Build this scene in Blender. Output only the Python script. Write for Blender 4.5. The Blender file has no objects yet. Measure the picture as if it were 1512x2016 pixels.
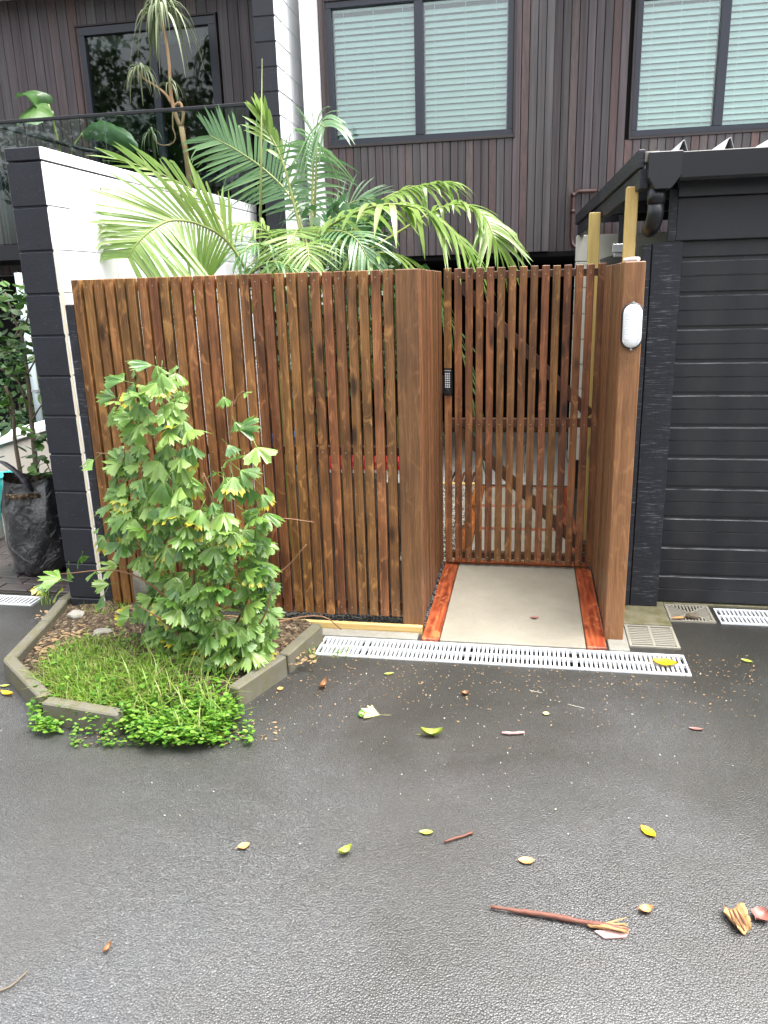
import bpy, bmesh, math, random
from mathutils import Vector, Matrix
import numpy as np
random.seed(7)
rnd = random.random
def U(a, b): return a + (b - a) * random.random()
D = bpy.data
COL = bpy.context.scene.collection
S = bpy.context.scene

# ------------------------------------------------------------------ camera
CAM = Vector((0.5013, -3.6499, 1.7038)); YAW, PIT, ROL, FPX = -0.1873, -0.2805, -0.0292, 1541.8
Fv = Vector((math.sin(YAW)*math.cos(PIT), math.cos(YAW)*math.cos(PIT), math.sin(PIT)))
R0 = Vector((math.cos(YAW), -math.sin(YAW), 0)); U0 = R0.cross(Fv)
Rv = R0*math.cos(ROL) + U0*math.sin(ROL); Uv = U0*math.cos(ROL) - R0*math.sin(ROL)
cam = D.cameras.new('camera'); co = D.objects.new('camera', cam); COL.objects.link(co)
m = Matrix.Identity(4)
for i in range(3):
    m[i][0] = Rv[i]; m[i][1] = Uv[i]; m[i][2] = -Fv[i]; m[i][3] = CAM[i]
co.matrix_world = m
cam.sensor_fit = 'HORIZONTAL'; cam.sensor_width = 36; cam.lens = 36*FPX/1512
cam.clip_start = 0.05; cam.clip_end = 400
S.camera = co
# ------------------------------------------------------------------ sky, sun, exposure
SUN_EL, SUN_AZ = math.radians(72), math.radians(80)      # azimuth clockwise from +Y; a broad bright patch of overcast high on the right
W = D.worlds.new('World'); S.world = W; W.use_nodes = True
nt = W.node_tree; nt.nodes.clear()
sky = nt.nodes.new('ShaderNodeTexSky'); sky.sky_type = 'NISHITA'; sky.sun_disc = False
sky.sun_elevation = SUN_EL; sky.sun_rotation = SUN_AZ
sky.air_density = 1.0; sky.dust_density = 6.0; sky.ozone_density = 1.0
hs = nt.nodes.new('ShaderNodeHueSaturation'); hs.inputs['Saturation'].default_value = 0.22
bg = nt.nodes.new('ShaderNodeBackground'); bg.inputs['Strength'].default_value = 0.15
ow = nt.nodes.new('ShaderNodeOutputWorld')
nt.links.new(sky.outputs[0], hs.inputs['Color']); nt.links.new(hs.outputs[0], bg.inputs[0]); nt.links.new(bg.outputs[0], ow.inputs[0])
sl = D.lights.new('sun', 'SUN'); sl.energy = 1.0; sl.angle = math.radians(60); sl.color = (1, .96, .9)
so = D.objects.new('sun', sl); COL.objects.link(so)
sd = Vector((math.sin(SUN_AZ)*math.cos(SUN_EL), math.cos(SUN_AZ)*math.cos(SUN_EL), math.sin(SUN_EL)))
so.rotation_euler = (-sd).to_track_quat('-Z', 'Y').to_euler(); so.location = (0, -6, 12)
S.view_settings.view_transform = 'Standard'; S.view_settings.look = 'None'
S.view_settings.gamma = 1; S.view_settings.use_curve_mapping = False
S.view_settings.exposure = 2.3
S.cycles.max_bounces = 8; S.cycles.transparent_max_bounces = 16

# ------------------------------------------------------------------ helpers: geometry
def ray(px, py): return Fv*FPX + Rv*(px-756) - Uv*(py-1008)
def gp(px, py, z=0.0):
    d = ray(px, py); return CAM + d*((z-CAM.z)/d.z)
def yp(px, py, y):
    d = ray(px, py); return CAM + d*((y-CAM.y)/d.y)
class MB:
    def __init__(s): s.v=[]; s.f=[]; s.m=[]; s.a=None; s.sm=[]
    def add(s, vs, fs, mi=0, smooth=False):
        o = len(s.v); s.v += [tuple(v) for v in vs]
        for f in fs: s.f.append(tuple(i+o for i in f)); s.m.append(mi); s.sm.append(smooth)
    def box(s, x0, x1, y0, y1, z0, z1, mi=0, mis=None):
        vs = [(x0,y0,z0),(x1,y0,z0),(x1,y1,z0),(x0,y1,z0),(x0,y0,z1),(x1,y0,z1),(x1,y1,z1),(x0,y1,z1)]
        fs = [(0,3,2,1),(4,5,6,7),(0,1,5,4),(2,3,7,6),(3,0,4,7),(1,2,6,5)]   # bottom top front back left right
        o = len(s.v); s.v += vs
        for k, f in enumerate(fs):
            s.f.append(tuple(i+o for i in f)); s.m.append(mis[k] if mis else mi); s.sm.append(False)
    def prism(s, poly, axis, a, b, mi=0):
        # polygon of 2-D points swept along axis from a to b
        n = len(poly)
        def P(p, t):
            return {'x':(t,p[0],p[1]),'y':(p[0],t,p[1]),'z':(p[0],p[1],t)}[axis]
        vs = [P(p,a) for p in poly]+[P(p,b) for p in poly]
        fs = [tuple(range(n))[::-1], tuple(range(n,2*n))]+[(i,(i+1)%n,n+(i+1)%n,n+i) for i in range(n)]
        s.add(vs, fs, mi)
    def tube(s, pts, rad, n=8, mi=0, caps=True, smooth=True):
        pts = [Vector(p) for p in pts]
        if not hasattr(rad, '__len__'): rad = [rad]*len(pts)
        o = len(s.v); ref = Vector((0.31,0.17,0.93)); pa_ = None
        for i, p in enumerate(pts):
            t = (pts[min(i+1,len(pts)-1)]-pts[max(i-1,0)]).normalized()
            a = t.cross(ref) if pa_ is None else pa_ - t*pa_.dot(t)
            if a.length < 1e-3: a = t.cross(Vector((1,0,0)))
            a.normalize(); b = t.cross(a); pa_ = a
            for k in range(n):
                an = 2*math.pi*k/n
                s.v.append(tuple(p + (a*math.cos(an)+b*math.sin(an))*rad[i]))
        for i in range(len(pts)-1):
            for k in range(n):
                s.f.append((o+i*n+k, o+i*n+(k+1)%n, o+(i+1)*n+(k+1)%n, o+(i+1)*n+k)); s.m.append(mi); s.sm.append(smooth)
        if caps:
            s.f.append(tuple(o+k for k in range(n))[::-1]); s.m.append(mi); s.sm.append(False)
            e = o+(len(pts)-1)*n
            s.f.append(tuple(e+k for k in range(n))); s.m.append(mi); s.sm.append(False)
    def mesh(s, name, mats, off=Vector((0,0,0)), bevel=0):
        me = D.meshes.new(name)
        me.from_pydata([(v[0]-off[0], v[1]-off[1], v[2]-off[2]) for v in s.v], [], s.f)
        for mt in (mats if isinstance(mats,(list,tuple)) else [mats]): me.materials.append(mt)
        me.polygons.foreach_set('material_index', s.m); me.polygons.foreach_set('use_smooth', s.sm)
        if s.a is not None:
            at = me.attributes.new('edge','FLOAT','POINT'); at.data.foreach_set('value', s.a)
        if bevel:
            bm = bmesh.new(); bm.from_mesh(me)
            bmesh.ops.bevel(bm, geom=list(bm.edges), offset=bevel, segments=1, affect='EDGES', profile=.5, material=-1)
            bm.to_mesh(me); bm.free()
        me.update(); return me
def tag(o, label=None, cat=None, group=None, kind=None):
    if label: o['label'] = label
    if cat: o['category'] = cat
    if group: o['group'] = group
    if kind: o['kind'] = kind
    return o
WL = {}
def thing(name, label, cat, loc=(0,0,0), group=None):
    o = D.objects.new(name, None); COL.objects.link(o); o.location = loc; o.empty_display_size = .1
    WL[o] = Vector(loc); return tag(o, label, cat, group)
def put(name, me, parent=None, loc=(0,0,0), rot=None, scale=None):
    o = D.objects.new(name, me); COL.objects.link(o)
    L = Vector(loc); WL[o] = L
    if parent is not None: o.parent = parent; o.location = L - WL[parent]
    else: o.location = L
    if rot: o.rotation_euler = rot
    if scale: o.scale = scale
    return o
def obj(name, mb, mats, parent=None, bevel=0, origin=None):
    """link an MB written in world coordinates; origin defaults to the parent's place"""
    if origin is None: origin = WL[parent] if parent is not None else Vector((0,0,0))
    origin = Vector(origin)
    return put(name, mb.mesh(name, mats, origin, bevel), parent, origin)
def boxobj(name, b, mat, parent=None, bevel=0.0):
    c = Vector(((b[0]+b[1])/2,(b[2]+b[3])/2,(b[4]+b[5])/2)); mb = MB(); mb.box(*b)
    return obj(name, mb, mat, parent, bevel, origin=c)
_bc = {}
def bbox(name, sx, sy, sz, mat, bev=.002):
    k = (round(sx,4),round(sy,4),round(sz,4),mat.name,bev)
    if k not in _bc:
        mb = MB(); mb.box(-sx/2,sx/2,-sy/2,sy/2,-sz/2,sz/2); _bc[k] = mb.mesh(name, mat, bevel=bev)
    return _bc[k]
def catmull(P, n):
    P = [Vector(p) for p in P]; Q = [2*P[0]-P[1]]+P+[2*P[-1]-P[-2]]; out=[]
    segs = len(P)-1
    for i in range(n):
        u = i/(n-1)*segs; k = min(int(u), segs-1); t = u-k
        a,b,c,d = Q[k],Q[k+1],Q[k+2],Q[k+3]
        out.append(.5*((2*b)+(c-a)*t+(2*a-5*b+4*c-d)*t*t+(3*b-a-3*c+d)*t**3))
    return out

# ------------------------------------------------------------------ helpers: materials
class NT:
    def __init__(s, name):
        s.mat = D.materials.new(name); s.mat.use_nodes = True; s.t = s.mat.node_tree; s.t.nodes.clear()
    def n(s, typ, **kw):
        nd = s.t.nodes.new('ShaderNode'+typ)
        for k, v in kw.items():
            if k == 'op': nd.operation = v
            elif k == 'bt': nd.blend_type = v
            elif k.startswith('i_'): nd.inputs[k[2:].replace('_',' ')].default_value = v
            else: setattr(nd, k, v)
        return nd
    def l(s, a, b): s.t.links.new(a, b)
    def m(s, op, a, b=None, c=None):
        nd = s.n('Math', op=op)
        for i, x in enumerate((a,b,c)):
            if x is None: continue
            if isinstance(x,(int,float)): nd.inputs[i].default_value = x
            else: s.l(x, nd.inputs[i])
        return nd.outputs[0]
    def vm(s, op, a, b):
        nd = s.n('VectorMath', op=op)
        for i, x in enumerate((a,b)):
            if isinstance(x,(tuple,list)): nd.inputs[i].default_value = x
            else: s.l(x, nd.inputs[i])
        return nd.outputs[0]
    def ramp(s, fac, stops):
        nd = s.n('ValToRGB'); e = nd.color_ramp.elements
        while len(e) < len(stops): e.new(.5)
        for i,(p,c) in enumerate(stops):
            e[i].position = p; e[i].color = (*c,1) if len(c)==3 else c
        s.l(fac, nd.inputs[0]); return nd.outputs[0]
    def mix(s, fac, a, b, bt='MIX'):
        nd = s.n('Mix', data_type='RGBA', blend_type=bt)
        for i,x in ((0,fac),(6,a),(7,b)):
            if isinstance(x,(int,float)): nd.inputs[i].default_value = x
            elif isinstance(x,(tuple,list)): nd.inputs[i].default_value = (*x,1) if len(x)==3 else x
            else: s.l(x, nd.inputs[i])
        return nd.outputs[2]
    def noise(s, vec, scale, detail=4, rough=.55, dist=0):
        nd = s.n('TexNoise'); nd.inputs['Scale'].default_value=scale; nd.inputs['Detail'].default_value=detail
        nd.inputs['Roughness'].default_value=rough; nd.inputs['Distortion'].default_value=dist
        if vec is not None: s.l(vec, nd.inputs['Vector'])
        return nd.outputs[0]
    def vor(s, vec, scale, feat='F1', out='Distance', rand=1):
        nd = s.n('TexVoronoi', feature=feat); nd.inputs['Scale'].default_value=scale; nd.inputs['Randomness'].default_value=rand
        if vec is not None: s.l(vec, nd.inputs['Vector'])
        return nd.outputs[out]
    def coords(s, random_off=True, which='Object'):
        tc = s.n('TexCoord'); v = tc.outputs[which]
        if random_off:
            oi = s.n('ObjectInfo'); k = s.m('MULTIPLY', oi.outputs['Random'], 53.0)
            cx = s.n('CombineXYZ')
            for i in range(3): s.l(k, cx.inputs[i])
            v = s.vm('ADD', v, cx.outputs[0])
        return v
    def rand(s): return s.n('ObjectInfo').outputs['Random']
    def scale(s, v, sc): return s.vm('MULTIPLY', v, sc)
    def out(s, col, rough=.5, spec=.5, bump=None, bd=.002, bs=1.0, metal=0, coat=0, trans=None, coatr=.1):
        p = s.n('BsdfPrincipled')
        for nm, x in (('Base Color',col),('Roughness',rough),('Specular IOR Level',spec),('Metallic',metal),('Coat Weight',coat)):
            if isinstance(x,(int,float)): p.inputs[nm].default_value = x
            elif isinstance(x,(tuple,list)): p.inputs[nm].default_value = (*x,1)
            else: s.l(x, p.inputs[nm])
        p.inputs['Coat Roughness'].default_value = coatr
        if bump is not None:
            b = s.n('Bump'); b.inputs['Distance'].default_value = bd; b.inputs['Strength'].default_value = bs
            s.l(bump, b.inputs['Height']); s.l(b.outputs[0], p.inputs['Normal'])
        o = s.n('OutputMaterial')
        sh = p.outputs[0]
        if trans is not None:
            tr = s.n('BsdfTranslucent')
            if isinstance(trans[1],(tuple,list)): tr.inputs[0].default_value = (*trans[1],1)
            else: s.l(trans[1], tr.inputs[0])
            mx = s.n('MixShader'); mx.inputs[0].default_value = trans[0]
            s.l(sh, mx.inputs[1]); s.l(tr.outputs[0], mx.inputs[2]); sh = mx.outputs[0]
        s.l(sh, o.inputs['Surface']); return s.mat

def wood(name, dark, mid, light, knots=True, rough=.45, vary=.35, red=0.0, along='z', grain=1.0, wear=.5, spec=.4, rw=.09):
    t = NT(name); v = t.coords()
    st = {'z':(1,1,.045),'x':(.045,1,1),'y':(1,.045,1)}[along]
    sv = t.scale(v, st)
    warp = t.noise(t.scale(v, {'z':(1,1,.25),'x':(.25,1,1),'y':(1,.25,1)}[along]), 9, 2)
    big = t.noise(sv, 30, 3, .6, .8)
    fine = t.noise(sv, 260*grain, 3, .6)
    # growth rings as a distorted band pattern across the piece
    sx = t.n('SeparateXYZ'); t.l(sv, sx.inputs[0])
    ax = {'z':(0,1),'x':(1,2),'y':(0,2)}[along]
    r = t.m('ADD', t.m('ADD', sx.outputs[ax[0]], t.m('MULTIPLY', sx.outputs[ax[1]], .7)), t.m('MULTIPLY', warp, .09))
    ring = t.m('ADD', t.m('MULTIPLY', t.m('SINE', t.m('MULTIPLY', r, 620*grain)), .5), .5)
    f = t.m('ADD', t.m('MULTIPLY', big, .70), t.m('ADD', t.m('MULTIPLY', ring, rw), t.m('MULTIPLY', fine, .26)))
    col = t.ramp(f, [(.28,dark),(.52,mid),(.82,light)])
    patch = t.noise(t.scale(v,{'z':(1,1,.35),'x':(.35,1,1),'y':(1,.35,1)}[along]), 11, 3, .6)
    col = t.mix(t.m('MULTIPLY', t.ramp(patch,[(.42,(0,0,0)),(.68,(1,1,1))]), wear), col, tuple(c*.42 for c in dark))
    lp_ = t.noise(t.scale(v,{'z':(1,1,.5),'x':(.5,1,1),'y':(1,.5,1)}[along]), 17, 3, .6, 1.2)
    col = t.mix(t.m('MULTIPLY', t.ramp(lp_,[(.56,(0,0,0)),(.70,(1,1,1))]), wear*.9), col, tuple(min(1,c*1.25) for c in light))
    if knots:
        kv = t.scale(v, {'z':(7.5,.01,2.4),'x':(2.4,.01,7.5),'y':(7.5,2.4,.01)}[along])
        nd = t.n('TexVoronoi'); nd.inputs['Scale'].default_value = 1; t.l(kv, nd.inputs['Vector'])
        kn = t.ramp(nd.outputs['Distance'], [(.07,(1,1,1)),(.16,(0,0,0))])
        col = t.mix(t.m('MULTIPLY', kn, .8), col, tuple(c*.22 for c in dark))
    rv = t.rand()
    br = t.m('ADD', t.m('MULTIPLY', t.m('SUBTRACT', rv, .5), vary), 1.0)
    hs = t.n('HueSaturation'); t.l(br, hs.inputs['Value']); t.l(col, hs.inputs['Color'])
    t.l(t.m('ADD', t.m('MULTIPLY', t.m('FRACT', t.m('MULTIPLY', rv, 7.3)), .022), .489), hs.inputs['Hue'])
    bump = t.m('ADD', t.m('MULTIPLY', fine, .7), t.m('MULTIPLY', ring, .2))
    return t.out(hs.outputs[0], rough, spec, bump, .0012, .6)
def plain(name, col, rough=.5, spec=.5, nscale=60, namt=.15, bd=.001, bs=.4, metal=0, coat=0, dirt=None, vary=0):
    t = NT(name); v = t.coords(); n = t.noise(v, nscale, 5, .6)
    big = t.noise(v, 5, 4, .6)
    c = t.mix(t.m('MULTIPLY', n, namt), col, tuple(x*.45 for x in col))
    if dirt: c = t.mix(t.m('MULTIPLY', t.ramp(big,[(.5,(0,0,0)),(.75,(1,1,1))]), dirt[1]), c, dirt[0])
    if vary:
        hs = t.n('HueSaturation'); t.l(c, hs.inputs['Color'])
        t.l(t.m('ADD', t.m('MULTIPLY', t.m('SUBTRACT', t.rand(), .5), vary), 1.0), hs.inputs['Value']); c = hs.outputs[0]
    return t.out(c, rough, spec, n, bd, bs, metal, coat)

M = {}
M['fence'] = wood('stained_slat', (.050,.019,.007), (.185,.077,.026), (.37,.175,.062), vary=.42, wear=.6, rough=.42)
M['fence_dark'] = wood('stained_rail', (.03,.011,.005), (.075,.027,.011), (.14,.055,.021), wear=.4, along='x')
M['post'] = wood('stained_post', (.07,.028,.012), (.135,.059,.024), (.235,.11,.046), vary=.1, wear=.35, rw=.08, knots=True, grain=.7)
M['post_r'] = wood('cedar_post', (.13,.055,.023), (.22,.10,.042), (.36,.185,.078), vary=.1, wear=.3, rw=.07, knots=True, grain=.8)
M['ret'] = wood('side_slat', (.085,.036,.014), (.22,.105,.044), (.42,.23,.10), vary=.9, wear=.25, knots=False)
M['ret_l'] = wood('side_slat_brown', (.045,.018,.008), (.12,.05,.02), (.24,.115,.048), vary=.8, wear=.25, knots=False)
M['jarrah'] = wood('oiled_red_timber', (.09,.016,.006), (.25,.060,.018), (.40,.15,.05), vary=.2, wear=.75, along='y', grain=.35, rough=.3, spec=.5, rw=.15)
M['jarrah_x'] = wood('oiled_red_cross_timber', (.09,.016,.006), (.25,.060,.018), (.40,.15,.05), vary=.2, wear=.35, along='x', grain=.35, rough=.3, spec=.5)
M['pine'] = wood('raw_pine', (.50,.30,.09), (.62,.42,.15), (.72,.53,.24), vary=.1, wear=.05, grain=.6)
M['pine_x'] = wood('raw_pine_edging', (.50,.32,.10), (.64,.45,.17), (.72,.53,.24), vary=.1, wear=.05, along='x', grain=.6, knots=False)
M['clad'] = None
def cladding():
    t = NT('dark_cedar_cladding'); v = t.coords(); sv = t.scale(v,(1,1,.03)); rv = t.rand()
    n1 = t.noise(sv, 40, 4, .6, .6); n2 = t.noise(sv, 300, 3, .6)
    base = t.ramp(n1,[(.3,(.046,.038,.041)),(.55,(.082,.066,.070)),(.8,(.118,.090,.093))])
    redc = t.ramp(n2,[(.35,(.055,.034,.032)),(.6,(.13,.068,.060)),(.8,(.20,.11,.095))])
    isred = t.ramp(t.m('FRACT', t.m('MULTIPLY', rv, 5.7)), [(.74,(0,0,0)),(.86,(1,1,1))])
    c = t.mix(t.m('MULTIPLY', isred, .75), base, redc)
    hs = t.n('HueSaturation'); t.l(c, hs.inputs['Color']); t.l(t.m('ADD', t.m('MULTIPLY', rv, .36), .76), hs.inputs['Value'])
    t.l(t.m('ADD', t.m('MULTIPLY', t.m('FRACT', t.m('MULTIPLY', rv, 3.1)), .7), .45), hs.inputs['Saturation'])
    return t.out(hs.outputs[0], .5, .35, t.m('ADD', n1, n2), .001, .5)
M['clad'] = cladding()
M['bpaint'] = None
def blackpaint():
    t = NT('black_painted_block'); v = t.coords(); n = t.noise(v, 90, 4, .7); p = t.vor(v, 70)
    pits = t.ramp(p,[(.05,(0,0,0)),(.16,(1,1,1))])
    c = t.mix(t.noise(v, 8, 4), (.008,.009,.013), (.018,.020,.028))
    specks = t.ramp(t.noise(v, 160, 2, .4),[(.72,(0,0,0)),(.78,(1,1,1))])
    c = t.mix(t.m('MULTIPLY', specks, .35), c, (.3,.3,.32))
    return t.out(c, .42, .45, t.m('ADD', n, pits), .003, .5)
M['bpaint'] = blackpaint()
M['wpaint'] = plain('white_painted_block', (.80,.81,.82), .55, .3, 45, .05, .0015, .5, dirt=((.62,.63,.62), .25))
M['mortar'] = plain('raw_mortar', (.62,.55,.42), .8, .2, 70, .5)
M['black'] = plain('black_metal', (.009,.010,.013), .4, .5, 90, .2)
M['fascia'] = None
def sawn():
    t = NT('black_rough_sawn_board'); v = t.coords(); n = t.noise(t.scale(v,(.06,.06,1)), 190, 4, .7); n2 = t.noise(t.scale(v,(1,1,.05)), 60, 3)
    line = t.ramp(n,[(.56,(0,0,0)),(.66,(1,1,1))]); brk = t.ramp(t.noise(v, 14, 3),[(.40,(0,0,0)),(.56,(1,1,1))])
    c = t.mix(n2, (.007,.008,.012), (.016,.018,.025))
    c = t.mix(t.m('MULTIPLY', t.m('MULTIPLY', line, brk), .4), c, (.28,.29,.33))
    return t.out(c, .5, .4, t.m('ADD', n, t.m('MULTIPLY', n2, .5)), .003, .7)
M['sawn'] = sawn()
def doorm():
    t = NT('black_garage_panel'); v = t.coords(False); n = t.noise(v, 220, 4, .7); b = t.noise(t.scale(v,(1,1,.4)), 5, 4, .6)
    c = t.mix(t.ramp(b,[(.35,(0,0,0)),(.7,(1,1,1))]), (.007,.008,.012), (.020,.020,.022))
    sp = t.ramp(n,[(.60,(0,0,0)),(.72,(1,1,1))])
    c = t.mix(t.m('MULTIPLY', sp, .18), c, (.2,.19,.17))
    return t.out(c, t.m('ADD', t.m('MULTIPLY', b, .25), .25), .5, n, .0012, .5)
M['door'] = doorm()
def dooredge():  # pale streaks paint the sky glint of wet panel lips into the colour
    t = NT('panel_edge_glint'); v = t.coords(); n = t.noise(t.scale(v,(.12,1,1)), 60, 4, .7)
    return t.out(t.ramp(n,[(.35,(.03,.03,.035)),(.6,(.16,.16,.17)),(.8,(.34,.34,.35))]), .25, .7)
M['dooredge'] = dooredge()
M['header'] = plain('dark_plywood', (.034,.034,.040), .5, .35, 30, .5, dirt=((.02,.02,.025),.6))
M['gblack'] = plain('black_plastic_gutter', (.009,.010,.013), .38, .45, 40, .3)
def asphalt():
    t = NT('wet_asphalt'); v = t.coords(False)
    wv = t.vm('ADD', v, t.scale(t.n('TexNoise', i_Scale=60.0).outputs['Color'], (.006,.006,.006)))
    st = t.vor(wv, 175); st2 = t.vor(wv, 330); n = t.noise(v, 420, 3, .7); big = t.noise(v, 1.3, 5, .6, .4); mid = t.noise(v, 9, 4, .6)
    cell = t.n('TexVoronoi'); cell.inputs['Scale'].default_value = 175; t.l(wv, cell.inputs['Vector'])
    sc = t.n('SeparateColor'); t.l(cell.outputs['Color'], sc.inputs[0])
    stone = t.ramp(sc.outputs[0], [(.0,(.028,.029,.030)),(.6,(.046,.047,.049)),(.95,(.070,.072,.075)),(1,(.13,.133,.138))])
    c = t.mix(t.m('MULTIPLY', t.ramp(big,[(.42,(0,0,0)),(.66,(1,1,1))]), .55), stone, (.026,.024,.017))
    c = t.mix(t.m('MULTIPLY', t.ramp(mid,[(.5,(0,0,0)),(.75,(1,1,1))]), .35), c, (.040,.033,.024))
    c = t.mix(t.m('MULTIPLY', t.ramp(st,[(.42,(0,0,0)),(.72,(1,1,1))]), .75), c, (.006,.006,.006))
    h = t.m('ADD', t.m('MULTIPLY', t.m('SUBTRACT', 1.0, st), 1.0), t.m('ADD', t.m('MULTIPLY', t.m('SUBTRACT', 1.0, st2), .35), t.m('MULTIPLY', mid, 1.2)))
    sx = t.n('SeparateXYZ'); t.l(v, sx.inputs[0])
    near = t.ramp(t.m('ADD', t.m('MULTIPLY', sx.outputs[1], .5), 1.15), [(.05,(0,0,0)),(.62,(1,1,1))])      # blotchy darker tone, growing towards the drain
    blot = t.ramp(t.noise(v, 1.1, 5, .62, .5), [(.40,(0,0,0)),(.60,(1,1,1))])
    drain_tone = t.m('MULTIPLY', near, t.m('ADD', t.m('MULTIPLY', blot, .75), .2))
    c = t.mix(t.m('MULTIPLY', drain_tone, .85), c, t.mix(mid, (.017,.017,.014), (.031,.027,.021)))
    blot2 = t.ramp(t.noise(v, .9, 4, .6, .3), [(.46,(0,0,0)),(.62,(1,1,1))])
    c = t.mix(t.m('MULTIPLY', blot2, .8), c, t.mix(n, (.012,.012,.010), (.026,.026,.022)))
    cw = t.m('SUBTRACT', .5, t.m('MULTIPLY', t.m('MAXIMUM', drain_tone, t.m('MULTIPLY', blot2, .85)), .5)); sw = t.m('SUBTRACT', .7, t.m('MULTIPLY', drain_tone, .35))
    rg = t.ramp(big,[(.35,(.30,.30,.30)),(.65,(.46,.46,.46))])
    return t.out(c, rg, sw, h, .0042, .6, coat=cw, coatr=.27)
M['asphalt'] = asphalt()
def conc(name, col, moss=0.0, scale=1, rough=.7, lo=.72, hi=1.18):
    t = NT(name); v = t.coords(); n = t.noise(v, 120*scale, 5, .7); b = t.noise(v, 7*scale, 5, .65); pit = t.vor(v, 160*scale)
    c = t.mix(b, tuple(x*lo for x in col), tuple(min(1,x*hi) for x in col))
    c = t.mix(t.m('MULTIPLY', t.ramp(n,[(.55,(0,0,0)),(.8,(1,1,1))]), .4), c, tuple(x*.4 for x in col))
    if moss: c = t.mix(t.m('MULTIPLY', t.ramp(t.noise(v, 16, 5, .7),[(.42,(0,0,0)),(.62,(1,1,1))]), moss), c, (.09,.085,.03))
    return t.out(c, rough, .35, t.m('ADD', n, t.m('MULTIPLY', pit, .6)), .002, .5)
M['kerb'] = conc('weathered_kerb', (.115,.108,.084), .6)
M['slab'] = conc('smooth_concrete_slab', (.255,.235,.19), .08, .5, .5, .68, 1.22)
M['conc'] = conc('grey_concrete', (.25,.24,.21), .25)
M['mossy'] = conc('mossy_concrete', (.17,.155,.10), .8, 1.4)
M['cream'] = plain('cream_painted_block', (.66,.64,.57), .6, .3, 40, .1)
M['creamwall'] = plain('cream_render', (.60,.57,.51), .6, .3, 30, .1, dirt=((.42,.40,.36),.3))
M['plastic_w'] = plain('white_plastic_grate', (.58,.60,.62), .35, .45, 40, .08, dirt=((.36,.35,.31),.35))
M['plastic_g'] = plain('dirty_grey_grate', (.27,.255,.21), .5, .4, 60, .3, dirt=((.12,.10,.06),.6))
M['void'] = plain('dark_channel', (.02,.02,.019), .5, .3)
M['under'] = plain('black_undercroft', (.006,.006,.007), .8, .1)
M['soil'] = None
def soilm():
    t = NT('planter_soil'); v = t.coords(False); n = t.noise(v, 60, 5, .7); cc = t.n('TexVoronoi'); cc.inputs['Scale'].default_value=75; t.l(v, cc.inputs['Vector'])
    sc = t.n('SeparateColor'); t.l(cc.outputs['Color'], sc.inputs[0])
    c = t.ramp(sc.outputs[0],[(0,(.022,.015,.009)),(.5,(.06,.042,.025)),(.85,(.13,.095,.058)),(1,(.26,.21,.14))])
    return t.out(c, .8, .2, t.m('ADD', n, cc.outputs['Distance']), .012, .9)
M['soil'] = soilm()
M['paver'] = plain('wet_brick_paver', (.060,.050,.047), .35, .5, 90, .5, .002, .6, vary=.6)
M['sand'] = plain('joint_sand', (.05,.045,.038), .7, .2)
M['pebble'] = plain('grey_pebble', (.075,.072,.066), .35, .5, 25, .5)
M['pebble_l'] = plain('pale_gravel', (.36,.34,.29), .5, .4, 25, .5)
M['tile'] = conc('pale_patio_paver', (.34,.33,.30), 0, .5, .5)
def glass(name, tint, ior=1.5, extra=0.0):
    t = NT(name); fr = t.n('Fresnel'); fr.inputs['IOR'].default_value = ior
    tr = t.n('BsdfTransparent'); tr.inputs[0].default_value = (*tint,1)
    gl = t.n('BsdfGlossy'); gl.inputs['Roughness'].default_value = .02
    mx = t.n('MixShader'); t.l(t.m('ADD', fr.outputs[0], extra), mx.inputs[0]); t.l(tr.outputs[0], mx.inputs[1]); t.l(gl.outputs[0], mx.inputs[2])
    o = t.n('OutputMaterial'); t.l(mx.outputs[0], o.inputs[0]); return t.mat
M['glass'] = glass('window_glass', (.91,1.0,.98), 1.5, .05)
M['glass_d'] = glass('door_glass', (.55,.6,.58), 1.6)
M['glass_b'] = glass('balustrade_glass', (.80,.88,.85))
M['blind'] = plain('white_blind_slat', (.88,.94,.935), .5, .3, 20, .0)
M['room'] = plain('dim_room', (.10,.12,.12), .8, .1)
M['alu'] = plain('black_window_aluminium', (.016,.019,.030), .35, .5, 60, .15)
M['trim'] = plain('dark_timber_trim', (.035,.026,.026), .5, .4, 60, .4)
M['soffit'] = plain('pale_soffit', (.62,.60,.58), .6, .3)
M['copper'] = plain('brown_copper_pipe', (.075,.036,.030), .35, .5, 50, .3)
M['galv'] = plain('galvanised_steel', (.45,.47,.48), .4, .5, 40, .3, metal=.6)
M['roofsheet'] = plain('pale_roof_sheet', (.66,.68,.68), .3, .5, 30, .15)
M['lens'] = plain('frosted_lens', (.80,.82,.83), .25, .5, 30, .03)
M['btn'] = plain('silver_button', (.7,.7,.7), .3, .5, 30, .05)
M['bag'] = None
def bagm():
    t = NT('black_plastic_bag'); v = t.coords(False); n = t.m('ADD', t.noise(t.scale(v,(1,1,.8)), 7, 3, .5, 1.5), t.m('MULTIPLY', t.noise(v, 22, 2, .5, 1.0), .22)); n2 = t.noise(v, 500, 2)
    return t.out((.006,.006,.008), .3, .5, t.m('ADD', n, t.m('MULTIPLY', n2, .02)), .06, .9, coat=1.0, coatr=.08)
M['bag'] = bagm()
M['teal'] = plain('teal_plastic', (.01,.38,.36), .35, .5, 20, .1)
M['red'] = None
def redm():
    t = NT('red_white_cloth'); v = t.coords(False); ck = t.n('TexChecker'); ck.inputs['Scale'].default_value=42; t.l(v, ck.inputs['Vector'])
    ck.inputs['Color1'].default_value=(.62,.02,.025,1); ck.inputs['Color2'].default_value=(.66,.10,.10,1)
    return t.out(ck.outputs[0], .7, .2)
M['red'] = redm()
M['whitecloth'] = plain('white_cloth', (.78,.77,.76), .7, .2)
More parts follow.
